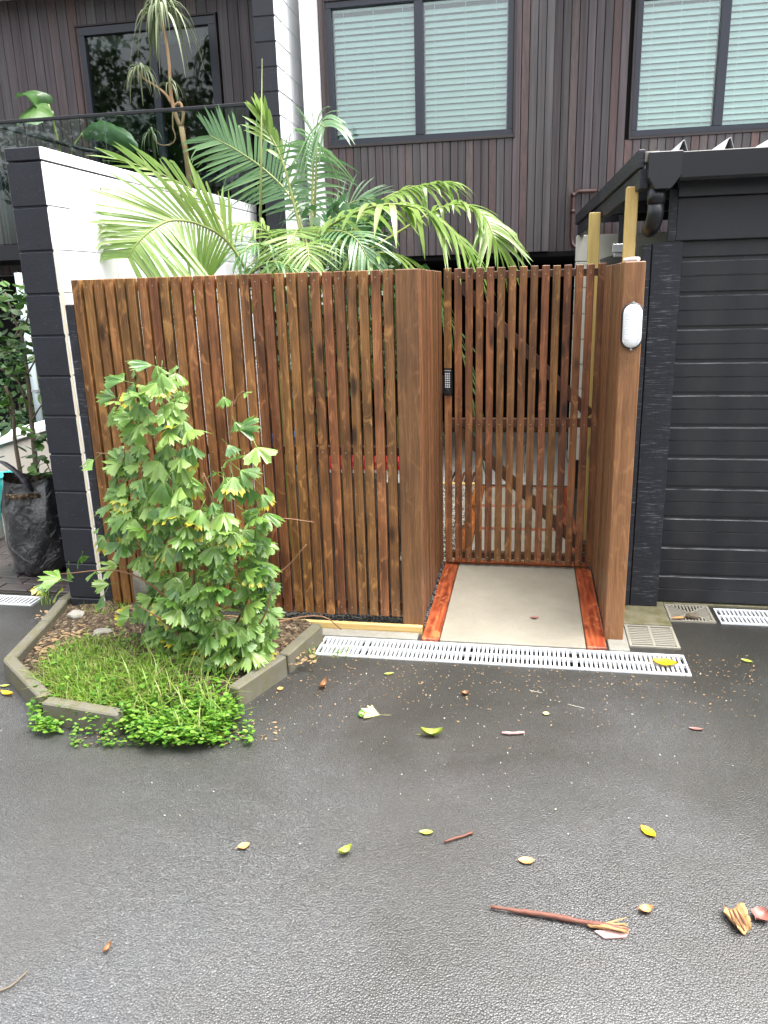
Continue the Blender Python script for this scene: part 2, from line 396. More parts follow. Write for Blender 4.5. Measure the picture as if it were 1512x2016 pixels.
M['blue'] = plain('blue_plastic', (.03,.16,.55), .4, .4)
def leafm(name, cols, edge=None, yel=.0, rough=.38, trans=.35, yc=(.55,.42,.02), spec=.5, under=None):
    t = NT(name); rv = t.m('FRACT', t.m('ADD', t.rand(), t.n('NewGeometry').outputs['Random Per Island'])); v = t.coords()
    c = t.ramp(rv, [(i/(len(cols)-1), cc) for i, cc in enumerate(cols)])
    n = t.noise(v, 55, 3, .6)
    c = t.mix(t.m('MULTIPLY', n, .35), c, tuple(x*.55 for x in cols[0]))
    if edge:
        at = t.n('Attribute', attribute_name='edge')
        e = t.ramp(t.m('ADD', at.outputs['Fac'], t.m('MULTIPLY', t.m('SUBTRACT', n, .5), .5)), [(.66,(0,0,0)),(.92,(1,1,1))])
        on = t.m('GREATER_THAN', t.m('FRACT', t.m('MULTIPLY', rv, 9.17)), 1-yel)
        rim = t.ramp(at.outputs['Fac'], [(.1,(1,1,1)),(.3,(0,0,0)),(.7,(0,0,0)),(1,(1,1,1))])
        c = t.mix(t.m('MULTIPLY', rim, .35), c, tuple(min(1,x*1.25) for x in cols[-1]))
        c = t.mix(t.m('MULTIPLY', e, on), c, yc)
    ln = t.m('SINE', t.m('MULTIPLY', n, 40))
    return t.out(c, rough, spec, n, .003, .5, trans=(trans, c))
M['ginkgo'] = leafm('lobed_leaf', [(.055,.150,.028),(.115,.235,.042),(.175,.32,.058),(.28,.43,.10)], True, .11, rough=.27, spec=.65)
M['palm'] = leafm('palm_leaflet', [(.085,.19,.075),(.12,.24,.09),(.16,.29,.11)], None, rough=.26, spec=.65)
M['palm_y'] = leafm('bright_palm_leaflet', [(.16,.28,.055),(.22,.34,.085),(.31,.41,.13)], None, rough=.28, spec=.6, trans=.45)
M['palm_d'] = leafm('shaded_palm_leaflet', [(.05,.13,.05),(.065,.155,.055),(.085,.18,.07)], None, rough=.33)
M['rachis'] = plain('palm_stalk', (.20,.24,.06), .4, .4, 40, .3)
M['spear'] = plain('palm_spear', (.22,.25,.09), .5, .3, 40, .3)
M['stem'] = plain('brown_stem', (.20,.105,.055), .6, .3, 80, .5)
M['bark'] = plain('grey_bark', (.15,.12,.085), .75, .2, 60, .6, .004, .8)
M['tanbark'] = plain('tan_trunk', (.42,.27,.15), .65, .25, 60, .4, .003, .6)
M['strap'] = leafm('strap_leaf', [(.20,.26,.12),(.33,.39,.22),(.45,.5,.34)], None)
M['broad'] = leafm('broad_leaf', [(.04,.11,.03),(.07,.16,.04),(.10,.2,.05)], None, rough=.35)
M['shrubleaf'] = leafm('glossy_oval_leaf', [(.025,.075,.018),(.05,.13,.025),(.11,.22,.035)], None, rough=.22, trans=.25)
M['hedge'] = leafm('hedge_leaf', [(.025,.08,.02),(.05,.13,.03),(.09,.19,.04)], None)
M['grass'] = leafm('fresh_grass', [(.10,.22,.025),(.17,.32,.03),(.23,.39,.045),(.30,.42,.08),(.42,.36,.16)], None, trans=.5)
M['clover'] = leafm('clover_leaf', [(.06,.19,.025),(.12,.29,.03),(.19,.38,.045),(.27,.44,.07)], None, trans=.45)
M['dry'] = plain('dry_leaf_litter', (.28,.19,.10), .7, .2, 40, .5)
M['l_yellow'] = leafm('yellow_leaf', [(.72,.50,.01),(.75,.52,.015)], None, trans=.2)
M['l_lime'] = leafm('lime_leaf', [(.34,.42,.06),(.4,.46,.08)], None, trans=.2)
M['l_pale'] = leafm('pale_leaf', [(.50,.48,.20),(.55,.5,.24)], None, trans=.2)
M['l_green'] = leafm('green_leaf', [(.10,.26,.03),(.12,.28,.04)], None, trans=.2)
M['l_brown'] = leafm('brown_leaf', [(.20,.085,.03),(.25,.11,.04)], None, trans=.1)
M['l_orange'] = leafm('orange_leaf', [(.55,.27,.10),(.6,.32,.12)], None, trans=.1)
M['l_red'] = leafm('red_leaf', [(.26,.09,.07),(.30,.11,.085)], None, trans=.1)
M['petal'] = plain('pale_petal', (.42,.39,.32), .6, .3, 30, .2)
M['twig'] = plain('reddish_twig', (.16,.065,.045), .6, .3, 120, .6, .002, .6)
M['peel'] = plain('torn_bark', (.40,.24,.10), .6, .3, 90, .6, .003, .8)
M['pinkw'] = plain('pink_wood', (.5,.30,.28), .6, .3, 90, .5)
M['treeleaf'] = leafm('street_tree_leaf', [(.03,.07,.02),(.05,.1,.03)], None)
M['stump'] = conc('grey_stump', (.17,.16,.14), .3, 1.5)
M['screw'] = plain('dark_screw', (.35,.28,.2), .4, .5, metal=.5)

# ================================================================== SETTING: ground
holes = []   # (x0,x1,y0,y1)
DR = (-.49,1.24,-.325,-.123); DR2 = (1.49,3.4,.27,.465); DR3 = (-4.6,-2.27,.075,.205)
CP1 = (1.005,1.24,-.055,.195); CP2 = (1.246,1.468,.272,.492)
holes = [DR,DR2,DR3,CP1,CP2]
xs = sorted({-30.,30.,*[h[0] for h in holes],*[h[1] for h in holes]}); ys = sorted({-30.,30.,*[h[2] for h in holes],*[h[3] for h in holes]})
g = MB()
for i in range(len(xs)-1):
    for j in range(len(ys)-1):
        cx, cy = (xs[i]+xs[i+1])/2, (ys[j]+ys[j+1])/2
        if any(h[0]<cx<h[1] and h[2]<cy<h[3] for h in holes): continue
        g.add([(xs[i],ys[j],0),(xs[i+1],ys[j],0),(xs[i+1],ys[j+1],0),(xs[i],ys[j+1],0)],[(0,1,2,3)])
tag(obj('ground', g, M['asphalt']), kind='structure')

# paved court behind the left wall: pavers one by one where they can be told apart
pv = D.objects.new('paving', None); COL.objects.link(pv); WL[pv]=Vector((0,0,0)); tag(pv, kind='structure')
b = MB(); b.box(-9,-1.98,.24,12,-.05,.006); obj('paving_bed', b, M['sand'], pv)
pm = bbox('paver', .196, .096, .03, M['paver'], .004)
cnt = 0
for r in range(26):
    for c in range(9):
        x = -2.12 - c*.2 - (r%2)*.1; y = .30 + r*.1
        p = gp(0,1000); 
        if x < -1.98-1.0*(y+.9): continue
        put('paver', pm, pv, (x, y, .008+U(-.002,.002)), rot=(U(-.012,.012),U(-.012,.012),U(-.015,.015))); cnt += 1

# concrete bits of the setting
def struct(name, b, mat, bevel=0): return tag(boxobj(name, b, mat, None, bevel), kind='structure')
struct('concrete_strip', (-.55,-.02,-.118,-.045,-.05,.014), M['conc'], .003)
struct('concrete_strip', (.905,1.0,-.118,1.05,-.05,.012), M['conc'], .003)
struct('mossy_ledge', (1.0,1.24,.20,.60,-.05,.014), M['mossy'], .004)
struct('mossy_ledge', (1.24,3.4,.496,.62,-.05,.012), M['mossy'], .003)

# garden ground beyond the fence
gg = MB(); gg.box(-1.76,-.035,.03,3.2,-.05,.008); tag(obj('garden_bed', gg, plain('shade_dark_soil',(.022,.018,.014),.5,.4,70,.5,.006,.9)), kind='structure')  # soil colour darkened to paint in the shade behind the fence
def pebbles(name, regions, mat, n, s0, s1, parent=None):
    mb = MB(); ico = []
    bm = bmesh.new(); bmesh.ops.create_icosphere(bm, subdivisions=1, radius=1)
    iv = [v.co.copy() for v in bm.verts]; fi = [[v.index for v in f.verts] for f in bm.faces]; bm.free()
    for x0,x1,y0,y1,z in regions:
        k = int(n*(x1-x0)*(y1-y0))
        for _ in range(k):
            s = U(s0,s1); cx,cy = U(x0,x1),U(y0,y1); a = U(0,6.3); ca,sa = math.cos(a),math.sin(a)
            ex,ey,ez = s*U(.8,1.3), s*U(.6,1), s*U(.45,.7); cz = z+U(0,.008)
            mb.add([(cx+(v.x*ex*ca-v.y*ey*sa), cy+(v.x*ex*sa+v.y*ey*ca), cz+v.z*ez) for v in iv], fi, 0, True)
    return tag(obj(name, mb, mat), kind='stuff')
pebbles('dark_pebbles', [(-.92,-.11,.02,.16,.015),(-.04,0,.0,1.0,.01)], M['pebble'], 9000, .006, .012)
pebbles('pale_gravel', [(-.30,.05,1.02,3.0,.012)], M['pebble_l'], 4200, .007, .014)

# ------------------------------------------------------------------ entrance slab and path beyond the gate
es = thing('entrance_slab', 'pale concrete slab framed by oiled red timber in front of the slatted gate', 'slab', (.44,.45,0))
boxobj('concrete_pad', (.093,.797,-.118,1.002,-.05,.016), M['slab'], es, .003)
for x0,x1,y0,y1,mt in ((.002,.09,-.118,1.07,'jarrah'),(.80,.892,-.118,1.07,'jarrah'),(.0925,.7975,1.005,1.07,'jarrah_x')):
    boxobj('edge_timber', (x0,x1,y0,y1,-.05,.021), M[mt], es, .004)
gp_ = thing('garden_path', 'concrete path bays divided by red cross timbers beyond the gate', 'path', (.44,2,0))
for y0,y1 in ((1.10,1.73),(1.785,2.33),(2.385,2.93)):
    boxobj('concrete_pad', (.145,.765,y0,y1,-.05,.014), M['slab'], gp_, .003)
for y in (1.757,2.357,2.957): boxobj('cross_timber', (.145,.765,y-.024,y+.024,-.05,.018), M['jarrah_x'], gp_, .003)
for x0,x1 in ((.055,.142),(.768,.85)): boxobj('edge_timber', (x0,x1,1.09,2.985,-.05,.020), M['jarrah'], gp_, .003)
boxobj('edge_timber', (-.30,.05,3.0,3.05,-.05,.03), M['pine_x'], gp_, .003)
pt = D.objects.new('patio', None); COL.objects.link(pt); WL[pt]=Vector((0,0,0)); tag(pt, kind='structure')
b = MB(); b.box(-1.7,3.2,3.06,6.5,-.05,.004); obj('patio_bed', b, M['sand'], pt)
tm = bbox('patio_paver', .424,.424,.04, M['tile'], .004)
for r in range(6):
    for c in range(6): put('patio_paver', tm, pt, (-.62+c*.43+(r%2)*.02, 3.28+r*.43, -.004))
gt = thing('floor_grate', 'dark slotted grate lying in the gravel beyond the gate', 'grate', (-.05,3.2,0))
for k in range(9): boxobj('bar', (-.2+k*.03,-.2+k*.03+.016,3.07,3.44,.0,.03), M['fence_dark'], gt)

# ------------------------------------------------------------------ drains
def grate(parent, x0,x1,y0,y1, pitch, w, mat, z=.006, rail=.018, centre=True, name='grate'):
    mb = MB(); t = .016
    mb.box(x0,x1,y0,y0+rail,z-t,z); mb.box(x0,x1,y1-rail,y1,z-t,z)
    mb.box(x0,x0+.008,y0+rail,y1-rail,z-t,z); mb.box(x1-.008,x1,y0+rail,y1-rail,z-t,z)
    if centre: mb.box(x0+.008,x1-.008,(y0+y1)/2-.007,(y0+y1)/2+.007,z-t,z+.0004)
    n = max(1,int((x1-x0-.016)/pitch)); p = (x1-x0-.016)/n
    for k in range(1,n):
        cx = x0+.008+k*p
        if centre:
            mb.box(cx-w/2,cx+w/2,y0+rail,(y0+y1)/2-.007,z-t,z-.0008); mb.box(cx-w/2,cx+w/2,(y0+y1)/2+.007,y1-rail,z-t,z-.0008)
        else: mb.box(cx-w/2,cx+w/2,y0+rail,y1-rail,z-t,z-.0008)
    return obj(name, mb, mat, parent, origin=((x0+x1)/2,(y0+y1)/2,0))
def channel(parent, h, depth=.09):
    mb = MB(); x0,x1,y0,y1 = h; z=-.001
    mb.add([(x0,y0,-depth),(x1,y0,-depth),(x1,y1,-depth),(x0,y1,-depth),(x0,y0,z),(x1,y0,z),(x1,y1,z),(x0,y1,z)],
           [(0,1,2,3),(0,4,5,1),(1,5,6,2),(2,6,7,3),(3,7,4,0)])
    return obj('channel', mb, M['void'], parent)
d = thing('channel_drain', 'long white slotted channel drain set in the asphalt before the entrance slab', 'drain', (.37,-.22,0))
channel(d, DR)
for x0,x1 in ((-.49,-.262),(-.26,.238),(.24,.738),(.74,1.24)): grate(d, x0,x1,DR[2],DR[3], .0208,.0105, M['plastic_w'])
d = thing('channel_drain', 'short stretch of white slotted drain below the black garage door', 'drain', (2.4,.37,0)); channel(d, DR2)
for x0 in (1.492,1.99,2.49,2.99): grate(d, x0, min(x0+.496,3.4), DR2[2],DR2[3], .0208,.0105, M['plastic_w'])
d = thing('channel_drain', 'slotted drain along the paving beside the black grow bag', 'drain', (-3.4,.14,0)); channel(d, DR3)
for x0 in (-4.6,-4.02,-3.44,-2.86): grate(d, x0, min(x0+.578,-2.27), DR3[2],DR3[3], .026,.012, M['plastic_w'], centre=False)
# catch pits
d = thing('drain_grate', 'square grey drain grate beside the foot of the cedar post', 'drain grate', (1.12,.07,0)); channel(d, CP1)
mb = MB(); x0,x1,y0,y1 = CP1; z=.008
mb.box(x0,x1,y0,y0+.014,-.01,z); mb.box(x0,x1,y1-.014,y1,-.01,z); mb.box(x0,x0+.014,y0+.014,y1-.014,-.01,z); mb.box(x1-.014,x1,y0+.014,y1-.014,-.01,z)
xm=(x0+x1)/2; mb.box(xm-.006,xm+.006,y0+.014,y1-.014,-.01,z+.0005)
for k in range(1,11):
    yy = y0+.014+k*(y1-y0-.028)/11
    mb.box(x0+.014,xm-.006,yy-.006,yy+.006,-.01,z-.001); mb.box(xm+.006,x1-.014,yy-.006,yy+.006,-.01,z-.001)
obj('grate', mb, M['plastic_g'], d)
d = thing('drain_grate', 'square drain grate with fanned slots at the garage pillar foot', 'drain grate', (1.357,.38,0)); channel(d, CP2)
mb = MB(); x0,x1,y0,y1 = CP2
mb.box(x0,x1,y0,y0+.012,-.01,z); mb.box(x0,x1,y1-.012,y1,-.01,z); mb.box(x0,x0+.012,y0+.012,y1-.012,-.01,z); mb.box(x1-.012,x1,y0+.012,y1-.012,-.01,z)
cxm,cym=(x0+x1)/2,(y0+y1)/2; hw=(x1-x0)/2-.012; hh=(y1-y0)/2-.012
def strip(ax,ay,bx,by,w,zz):
    dx,dy=bx-ax,by-ay; L=math.hypot(dx,dy) or 1; nx,ny=-dy/L*w/2,dx/L*w/2
    vs=[(ax+nx,ay+ny,-.01),(ax-nx,ay-ny,-.01),(bx-nx,by-ny,-.01),(bx+nx,by+ny,-.01)]
    mb.add(vs+[(v[0],v[1],zz) for v in vs],[(4,5,6,7),(0,1,5,4),(1,2,6,5),(2,3,7,6),(3,0,4,7)])
for sx in (-1,1):
    for sy in (-1,1): strip(cxm,cym,cxm+sx*hw,cym+sy*hh,.009,z-.0006)
for k in range(-5,6):
    f=k/6; 
    strip(cxm+f*hw,cym+hh,cxm+f*hw,cym+abs(f)*hh,.008,z-.0012); strip(cxm+f*hw,cym-hh,cxm+f*hw,cym-abs(f)*hh,.008,z-.0012)
    strip(cxm+hw,cym+f*hh,cxm+abs(f)*hw,cym+f*hh,.008,z-.0018); strip(cxm-hw,cym+f*hh,cxm-abs(f)*hw,cym+f*hh,.008,z-.0018)
obj('grate', mb, M['plastic_g'], d)

# ================================================================== block walls
def block_wall(root, x0, x1, y0, y1, ztop, courses, ch, cap, bl=.4, joint=.010, end=.06):
    """wall running along Y; end blocks painted black on the end face, white on the long face"""
    zb = ztop-cap-courses*ch
    b = MB(); b.box(x0+.006,x1-.0035,y0+.008,y1-.004,zb,ztop-cap-.002, mis=[0,0,1,0,1,0]); obj('mortar_core', b, [M['wpaint'],M['bpaint']], root)
    for c in range(courses+1):
        z0,z1 = (ztop-cap-(c)*ch, ztop-cap-(c-1)*ch) if c>0 else (ztop-cap, ztop)
        if c == 0: z0,z1 = ztop-cap+joint*.5, ztop
        else: z0,z1 = z0+joint*.5, z1-joint*.5
        y = y0; first=True
        while y < y1-.02:
            L = bl if not (first and c%2) else bl/2
            if c==0: L = .8
            e = min(y+L-joint*.5, y1)
            dx = U(-.0008,.0008)
            mb = MB(); q = 1 if first else 0; mb.box(x0-dx, x1+dx, y, e, z0, z1, mis=[q,q,q,0,1,0])
            cen = ((x0+x1)/2,(y+e)/2,(z0+z1)/2)
            obj('block' if c else 'cap_block', mb, [M['wpaint'],M['bpaint']], root, .0035 if not first else .004, origin=cen)
            y += L; first=False
gw = thing('garden_wall', 'white block garden wall with a black painted end beside the slatted fence', 'wall', (-1.86,1.5,0))
block_wall(gw, -1.95,-1.763,-.03,3.0,2.375,12,.2,.062,joint=.007)
# raw mortar edge and black strip standing in for the shaded fence gap
mb = MB(); pts=[]
N=40
for i in range(N+1):
    zz = 1.95-1.93*i/N; w = (.028 if zz>1.62 else .014)+U(-.005,.006); pts.append((zz,w))
for i in range(N):
    (za,wa),(zb_,wb)=pts[i],pts[i+1]
    mb.add([(-1.7625,-.0315,za),(-1.7625+.004,-.0315+.004,za),(-1.7625+.004,-.03+wa,za),(-1.7625,-.0315,zb_),(-1.7625+.004,-.0315+.004,zb_),(-1.7625+.004,-.03+wb,zb_)],[(0,1,4,3),(1,2,5,4)])
obj('mortar_edge', mb, M['mortar'], gw)
boxobj('gap_shade_strip', (-1.762,-1.716,.000,.05,.02,1.66), M['sawn'], gw, .003)
ww = thing('wing_wall', 'tall block wing wall with black end face between the two upper facades', 'wall', (-1.53,3.2,0))
block_wall(ww, -1.625,-1.455,2.82,3.9,4.6,15,.172,.05)
boxobj('white_pilaster', (-1.35,-1.216,3.14,3.9,1.5,4.7), M['wpaint'], ww, .004)

# cream walls
cw = thing('low_wall', 'low cream rendered wall behind the black grow bag', 'wall', (-3.2,2,0))
boxobj('wall_panel', (-3.42,-3.26,.9,3.9,0,.68), M['creamwall'], cw, .004); boxobj('coping', (-3.44,-3.24,.88,3.9,.682,.72), M['wpaint'], cw, .004)
cb = thing('block_wall', 'cream block wall beside the carport seen through the gate slats', 'wall', (1.2,3,0))
b = MB(); b.box(.846,1.9,3.02,3.15,.25,2.0); obj('mortar_core', b, M['mortar'], cb)
for c in range(9):
    z0=.25+c*.2; x=.84
    for k in range(4):
        L = .4 if not (k==0 and c%2) else .2
        boxobj('block', (x,min(x+L-.006,1.9),3.0,3.145,z0,z0+.194), M['cream'], cb, .003); x+=L
        if x>1.88: break
boxobj('plinth', (.85,1.9,3.01,3.15,0,.248), M['void'], cb)

# ================================================================== house
hs_ = thing('house', 'two storey house clad in dark vertical cedar boards with black windows', 'house', (0,3.6,0))
zt = 4.62
def boards(x0, x1, y, z0, z1, pitch, skip=None, th=.018):
    """vertical shiplap boards on the plane Y=y, each a part"""
    n = round((x1-x0)/pitch); p = (x1-x0)/n
    for k in range(n):
        a = x0+k*p; mid = a+p/2; spans=[(z0,z1)]
        if skip:
            for sx0,sx1,sz0,sz1 in skip:
                if sx0 < mid < sx1: spans = [q for (u,v) in spans for q in ((u,min(v,sz0)),(max(u,sz1),v)) if q[1]-q[0]>.01]
        for u,v in spans:
            o = put('board', bbox('board', p-.0045, th, v-u, M['clad'], .0025), hs_, (mid, y+th/2+U(-.0008,.0008), (u+v)/2))
# centre box
WX = dict(c=(-1.175,.345,2.805,3.885), r=(1.25,2.95,2.80,3.87))
b = MB()
def backing(x0,x1,y,z0,z1,hole,th=.08):
    xa,xb,za,zb_ = hole
    b.box(x0,xa,y,y+th,z0,z1); b.box(xb,x1,y,y+th,z0,z1); b.box(xa,xb,y,y+th,z0,za); b.box(xa,xb,y,y+th,zb_,z1)
backing(-1.21,.628,3.2195,1.945,zt,(-1.15,.32,2.83,3.86)); backing(.628,3.3,3.62,1.935,zt,(1.27,2.93,2.82,3.85))
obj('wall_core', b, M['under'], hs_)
boards(-1.212,.63,3.2,1.94,zt,.0612,[WX['c']]); boards(.636,3.3,3.6,1.93,zt,.0655,[WX['r']])
for k in range(6): boxobj('board', (.612,.630,3.2215+k*.063,3.2215+k*.063+.058,1.94,zt), M['clad'], hs_, .002)
# left wing, set back
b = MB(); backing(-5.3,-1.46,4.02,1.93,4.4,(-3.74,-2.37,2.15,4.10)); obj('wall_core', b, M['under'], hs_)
boards(-5.3,-1.46,4.0,1.93,4.38,.098,[(-3.76,-2.36,2.1,4.12),(-4.80,-4.40,2.1,2.95)])
boxobj('soffit', (-5.6,-1.63,3.62,4.1,4.385,4.42), M['soffit'], hs_); boxobj('roof', (-5.6,-1.63,3.58,9,4.425,4.6), M['black'], hs_)
boxobj('roof', (-1.3,3.4,3.1,9,zt+.01,zt+.2), M['black'], hs_)
# undercroft, black
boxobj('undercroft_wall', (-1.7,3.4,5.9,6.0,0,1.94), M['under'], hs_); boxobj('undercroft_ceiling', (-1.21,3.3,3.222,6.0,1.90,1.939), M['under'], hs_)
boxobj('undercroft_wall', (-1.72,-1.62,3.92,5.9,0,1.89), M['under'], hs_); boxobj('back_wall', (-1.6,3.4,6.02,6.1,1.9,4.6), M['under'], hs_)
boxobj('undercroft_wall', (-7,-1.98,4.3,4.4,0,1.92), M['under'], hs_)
boxobj('undercroft_wall', (-7,-5.2,4.42,9,0,4.4), M['clad'], hs_)
# deck
boxobj('deck', (-5.2,-1.64,2.95,3.99,2.02,2.15), M['black'], hs_)
def window(x0,x1,z0,z1,y,mull,fr=.045,trim=.02, panes=True, glassm='glass', inset=.03):
    w = None
    mb = MB()                                                  # timber trim proud of the boards
    mb.box(x0,x1,y-.012,y+.03,z0,z0+trim); mb.box(x0,x1,y-.012,y+.03,z1-trim,z1)
    mb.box(x0,x0+trim,y-.012,y+.03,z0+trim,z1-trim); mb.box(x1-trim,x1,y-.012,y+.03,z0+trim,z1-trim)
    w = obj('window', mb, M['trim'], hs_, .002, origin=((x0+x1)/2,y,(z0+z1)/2))
    a0,a1,c0,c1 = x0+trim+.001,x1-trim-.001,z0+trim+.001,z1-trim-.001
    mb = MB(); f=fr
    mb.box(a0,a1,y+.002,y+.07,c0,c0+f); mb.box(a0,a1,y+.002,y+.07,c1-f,c1); mb.box(a0,a0+f,y+.002,y+.07,c0+f,c1-f); mb.box(a1-f,a1,y+.002,y+.07,c0+f,c1-f)
    for mx in mull: mb.box(mx-.034,mx+.034,y-.002,y+.07,c0+f,c1-f)
    obj('frame', mb, M['alu'], w, .002, origin=WL[w])
    ed = [a0+f]+[q for mx in mull for q in (mx-.034,mx+.034)]+[a1-f]; out=[]
    for k in range(0,len(ed),2):
        out.append((ed[k],ed[k+1],c0+f,c1-f))
        boxobj('pane', (ed[k],ed[k+1],y+.034,y+.040,c0+f,c1-f), M[glassm], w)
    return w, out
def blind(x0,x1,z0,z1,y,label,tilt):
    t = thing('venetian_blind', label, 'blind', ((x0+x1)/2,y,z1), 'white venetian blinds behind the upper windows')
    boxobj('head_rail', (x0,x1,y-.02,y+.02,z1-.02,z1+.01), M['blind'], t)
    pitch=.0455; n=int((z1-.02-z0)/pitch)
    mb = MB(); w=.0275                                           # one curved slat shared by all
    prof=[(-w,-.0),( -w*.4,.004),(w*.4,.004),(w,0)]
    vs=[];L=x1-x0-.01
    for px_,pz_ in prof: vs+=[(-L/2,px_,pz_),(L/2,px_,pz_)]
    vs+= [(v[0],v[1],v[2]-.0022) for v in vs]
    mb.add(vs,[(0,1,3,2),(2,3,5,4),(4,5,7,6),(8,10,11,9),(10,12,13,11),(12,14,15,13),(0,8,9,1),(6,7,15,14)])
    me = mb.mesh('slat', M['blind'])
    for k in range(n): put('slat', me, t, ((x0+x1)/2, y, z0+.03+k*pitch), rot=(tilt+U(-.03,.03),U(-.002,.002),0))
    boxobj('bottom_rail', (x0+.005,x1-.005,y-.012,y+.012,z0+.002,z0+.014), M['blind'], t)
    for f in (.13,.5,.86):
        boxobj('cord', (x0+(x1-x0)*f-.0012,x0+(x1-x0)*f+.0012,y-.027,y-.0255,z0,z1), M['blind'], t)
w1, pn1 = window(*WX['c'], 3.2, [-.413]); w2, pn2 = window(*WX['r'], 3.6, [1.935, 2.62])
lab = ['white venetian blind in the left pane of the middle upper window, beside the white pilaster','white venetian blind in the right pane of the middle upper window',
       'white venetian blind in the wide left pane of the window above the carport','white venetian blind in the window pane cut by the photo edge above the carport roof','white venetian blind in the outermost pane of the window above the carport']
for i,(q,y) in enumerate([(p,3.2) for p in pn1]+[(p,3.6) for p in pn2]):
    blind(q[0]+.004,q[1]-.004,q[2]-.01,q[3]+.01,y+.085,lab[i],math.radians(50))
# dim rooms behind the blinds
b=MB(); 
for x0,x1,y0,y1,z0,z1 in ((-1.2,.6,3.32,4.6,2.7,4.0),(.66,3.2,3.72,5,2.7,4.0)):
    b.add([(x0,y0,z0),(x1,y0,z0),(x1,y1,z0),(x0,y1,z0),(x0,y0,z1),(x1,y0,z1),(x1,y1,z1),(x0,y1,z1)],[(0,1,2,3),(4,7,6,5),(2,6,7,3),(0,3,7,4),(1,5,6,2)])
b.add([(-4.2,4.12,2.1),(-1.9,4.12,2.1),(-1.9,6.5,2.1),(-4.2,6.5,2.1),(-4.2,4.12,4.3),(-1.9,4.12,4.3),(-1.9,6.5,4.3),(-4.2,6.5,4.3)],[(0,1,2,3),(4,7,6,5),(2,6,7,3),(0,3,7,4),(1,5,6,2)])
obj('room', b, M['room'], hs_)
# glass door on the deck
dw, dp = window(-3.76,-2.36,2.13,4.12,4.0,[-3.0], fr=.07, trim=.015, glassm='glass_d')
for q in dp: boxobj('blind_box', (q[0],q[1],4.09,4.13,q[3]-.10,q[3]), M['soffit'], dw)
lw, lp = window(-4.80,-4.40,2.12,2.95,4.0,[-4.63], fr=.03, trim=.02)
# things inside the glazed room
st = thing('side_table', 'white framed side table inside the glass door', 'table', (-2.62,4.35,2.12))
boxobj('table_top', (-2.95,-2.42,4.2,4.6,2.74,2.78), M['whitecloth'], st)
for x in (-2.94,-2.45):
    for y in (4.21,4.56): boxobj('leg', (x,x+.025,y,y+.025,2.12,2.739), M['whitecloth'], st)
mb=MB(); mb.tube([(-2.85,4.4,2.80),(-2.7,4.38,2.825),(-2.55,4.42,2.80)],[.03,.05,.02],8); tag(obj('folded_cloth',mb,M['blue']),'crumpled blue cloth on the side table inside the glass door','cloth')
# glass balustrade
bl = thing('glass_balustrade', 'clear glass balustrade with thin black top rail along the upper deck', 'balustrade', (-3,3,2.15))
mb=MB(); mb.box(-5.2,-1.745,2.978,3.018,3.125,3.15); mb.box(-1.785,-1.745,3.02,3.98,3.125,3.15); obj('top_rail',mb,M['black'],bl,.003)
for k,(a,c) in enumerate(((-5.2,-3.78),(-3.77,-3.05),(-3.04,-1.80))): boxobj('glass_panel',(a,c,2.993,3.003,2.16,3.124),M['glass_b'],bl)
boxobj('glass_panel',(-1.77,-1.76,3.03,3.97,2.16,3.124),M['glass_b'],bl)
boxobj('corner_post',(-1.79,-1.765,2.985,3.012,2.15,3.124),M['black'],bl)
hr = thing('handrail', 'dark sloping stair handrail behind the glass balustrade', 'handrail', (-3.9,3.3,2.15))
mb=MB(); mb.tube([(-4.5,3.32,3.26),(-3.42,3.32,2.94),(-3.2,3.32,2.90)],.017,8); obj('rail',mb,M['black'],hr)
for x,zz in ((-4.35,3.2),(-3.25,2.9)):
    mb=MB(); mb.tube([(x,3.32,2.15),(x,3.32,zz)],.012,8); obj('baluster',mb,M['black'],hr)
# light grey downpipe on the far left
pp=thing('downpipe','pale grey downpipe rising from the low cream wall','pipe',(-2.95,2.6,0))
mb=MB(); a=yp(58,690,2.6); mb.tube([(a.x,2.6,0),(a.x,2.6,1.9)],.03,12); obj('pipe',mb,plain('pale_pipe',(.42,.50,.52),.4),pp)
for z in (.9,1.5): boxobj('clip',(a.x-.036,a.x+.036,2.57,2.64,z,z+.02),M['galv'],pp)
# copper pipe on the facade
pp=thing('waste_pipe','thin brown pipe bending down the cedar boards above the gate','pipe',(.83,3.57,2))
mb=MB(); mb.tube([(1.02,3.565,2.42),(.87,3.565,2.42),(.84,3.565,2.41),(.828,3.565,2.37),(.825,3.565,2.05),(.835,3.56,2.0),(.90,3.5,1.93),(1.02,3.4,1.86)],.017,10); obj('pipe',mb,M['copper'],pp)
for z in (2.38,2.25): 
    mb=MB(); mb.tube([(.8265,3.565,z),(.8265,3.565,z+.03)],.022,10); obj('collar',mb,M['copper'],pp)
# low beam under the house
lb = thing('timber_beam','low brown timber beam across the dark space under the house','beam',(.2,4.6,.2))
boxobj('beam',(-.6,.95,4.55,4.62,.20,.30),M['fence_dark'],lb,.004)
for x in (-.55,.9): boxobj('foot',(x,x+.04,4.56,4.61,.015,.199),M['fence_dark'],lb)

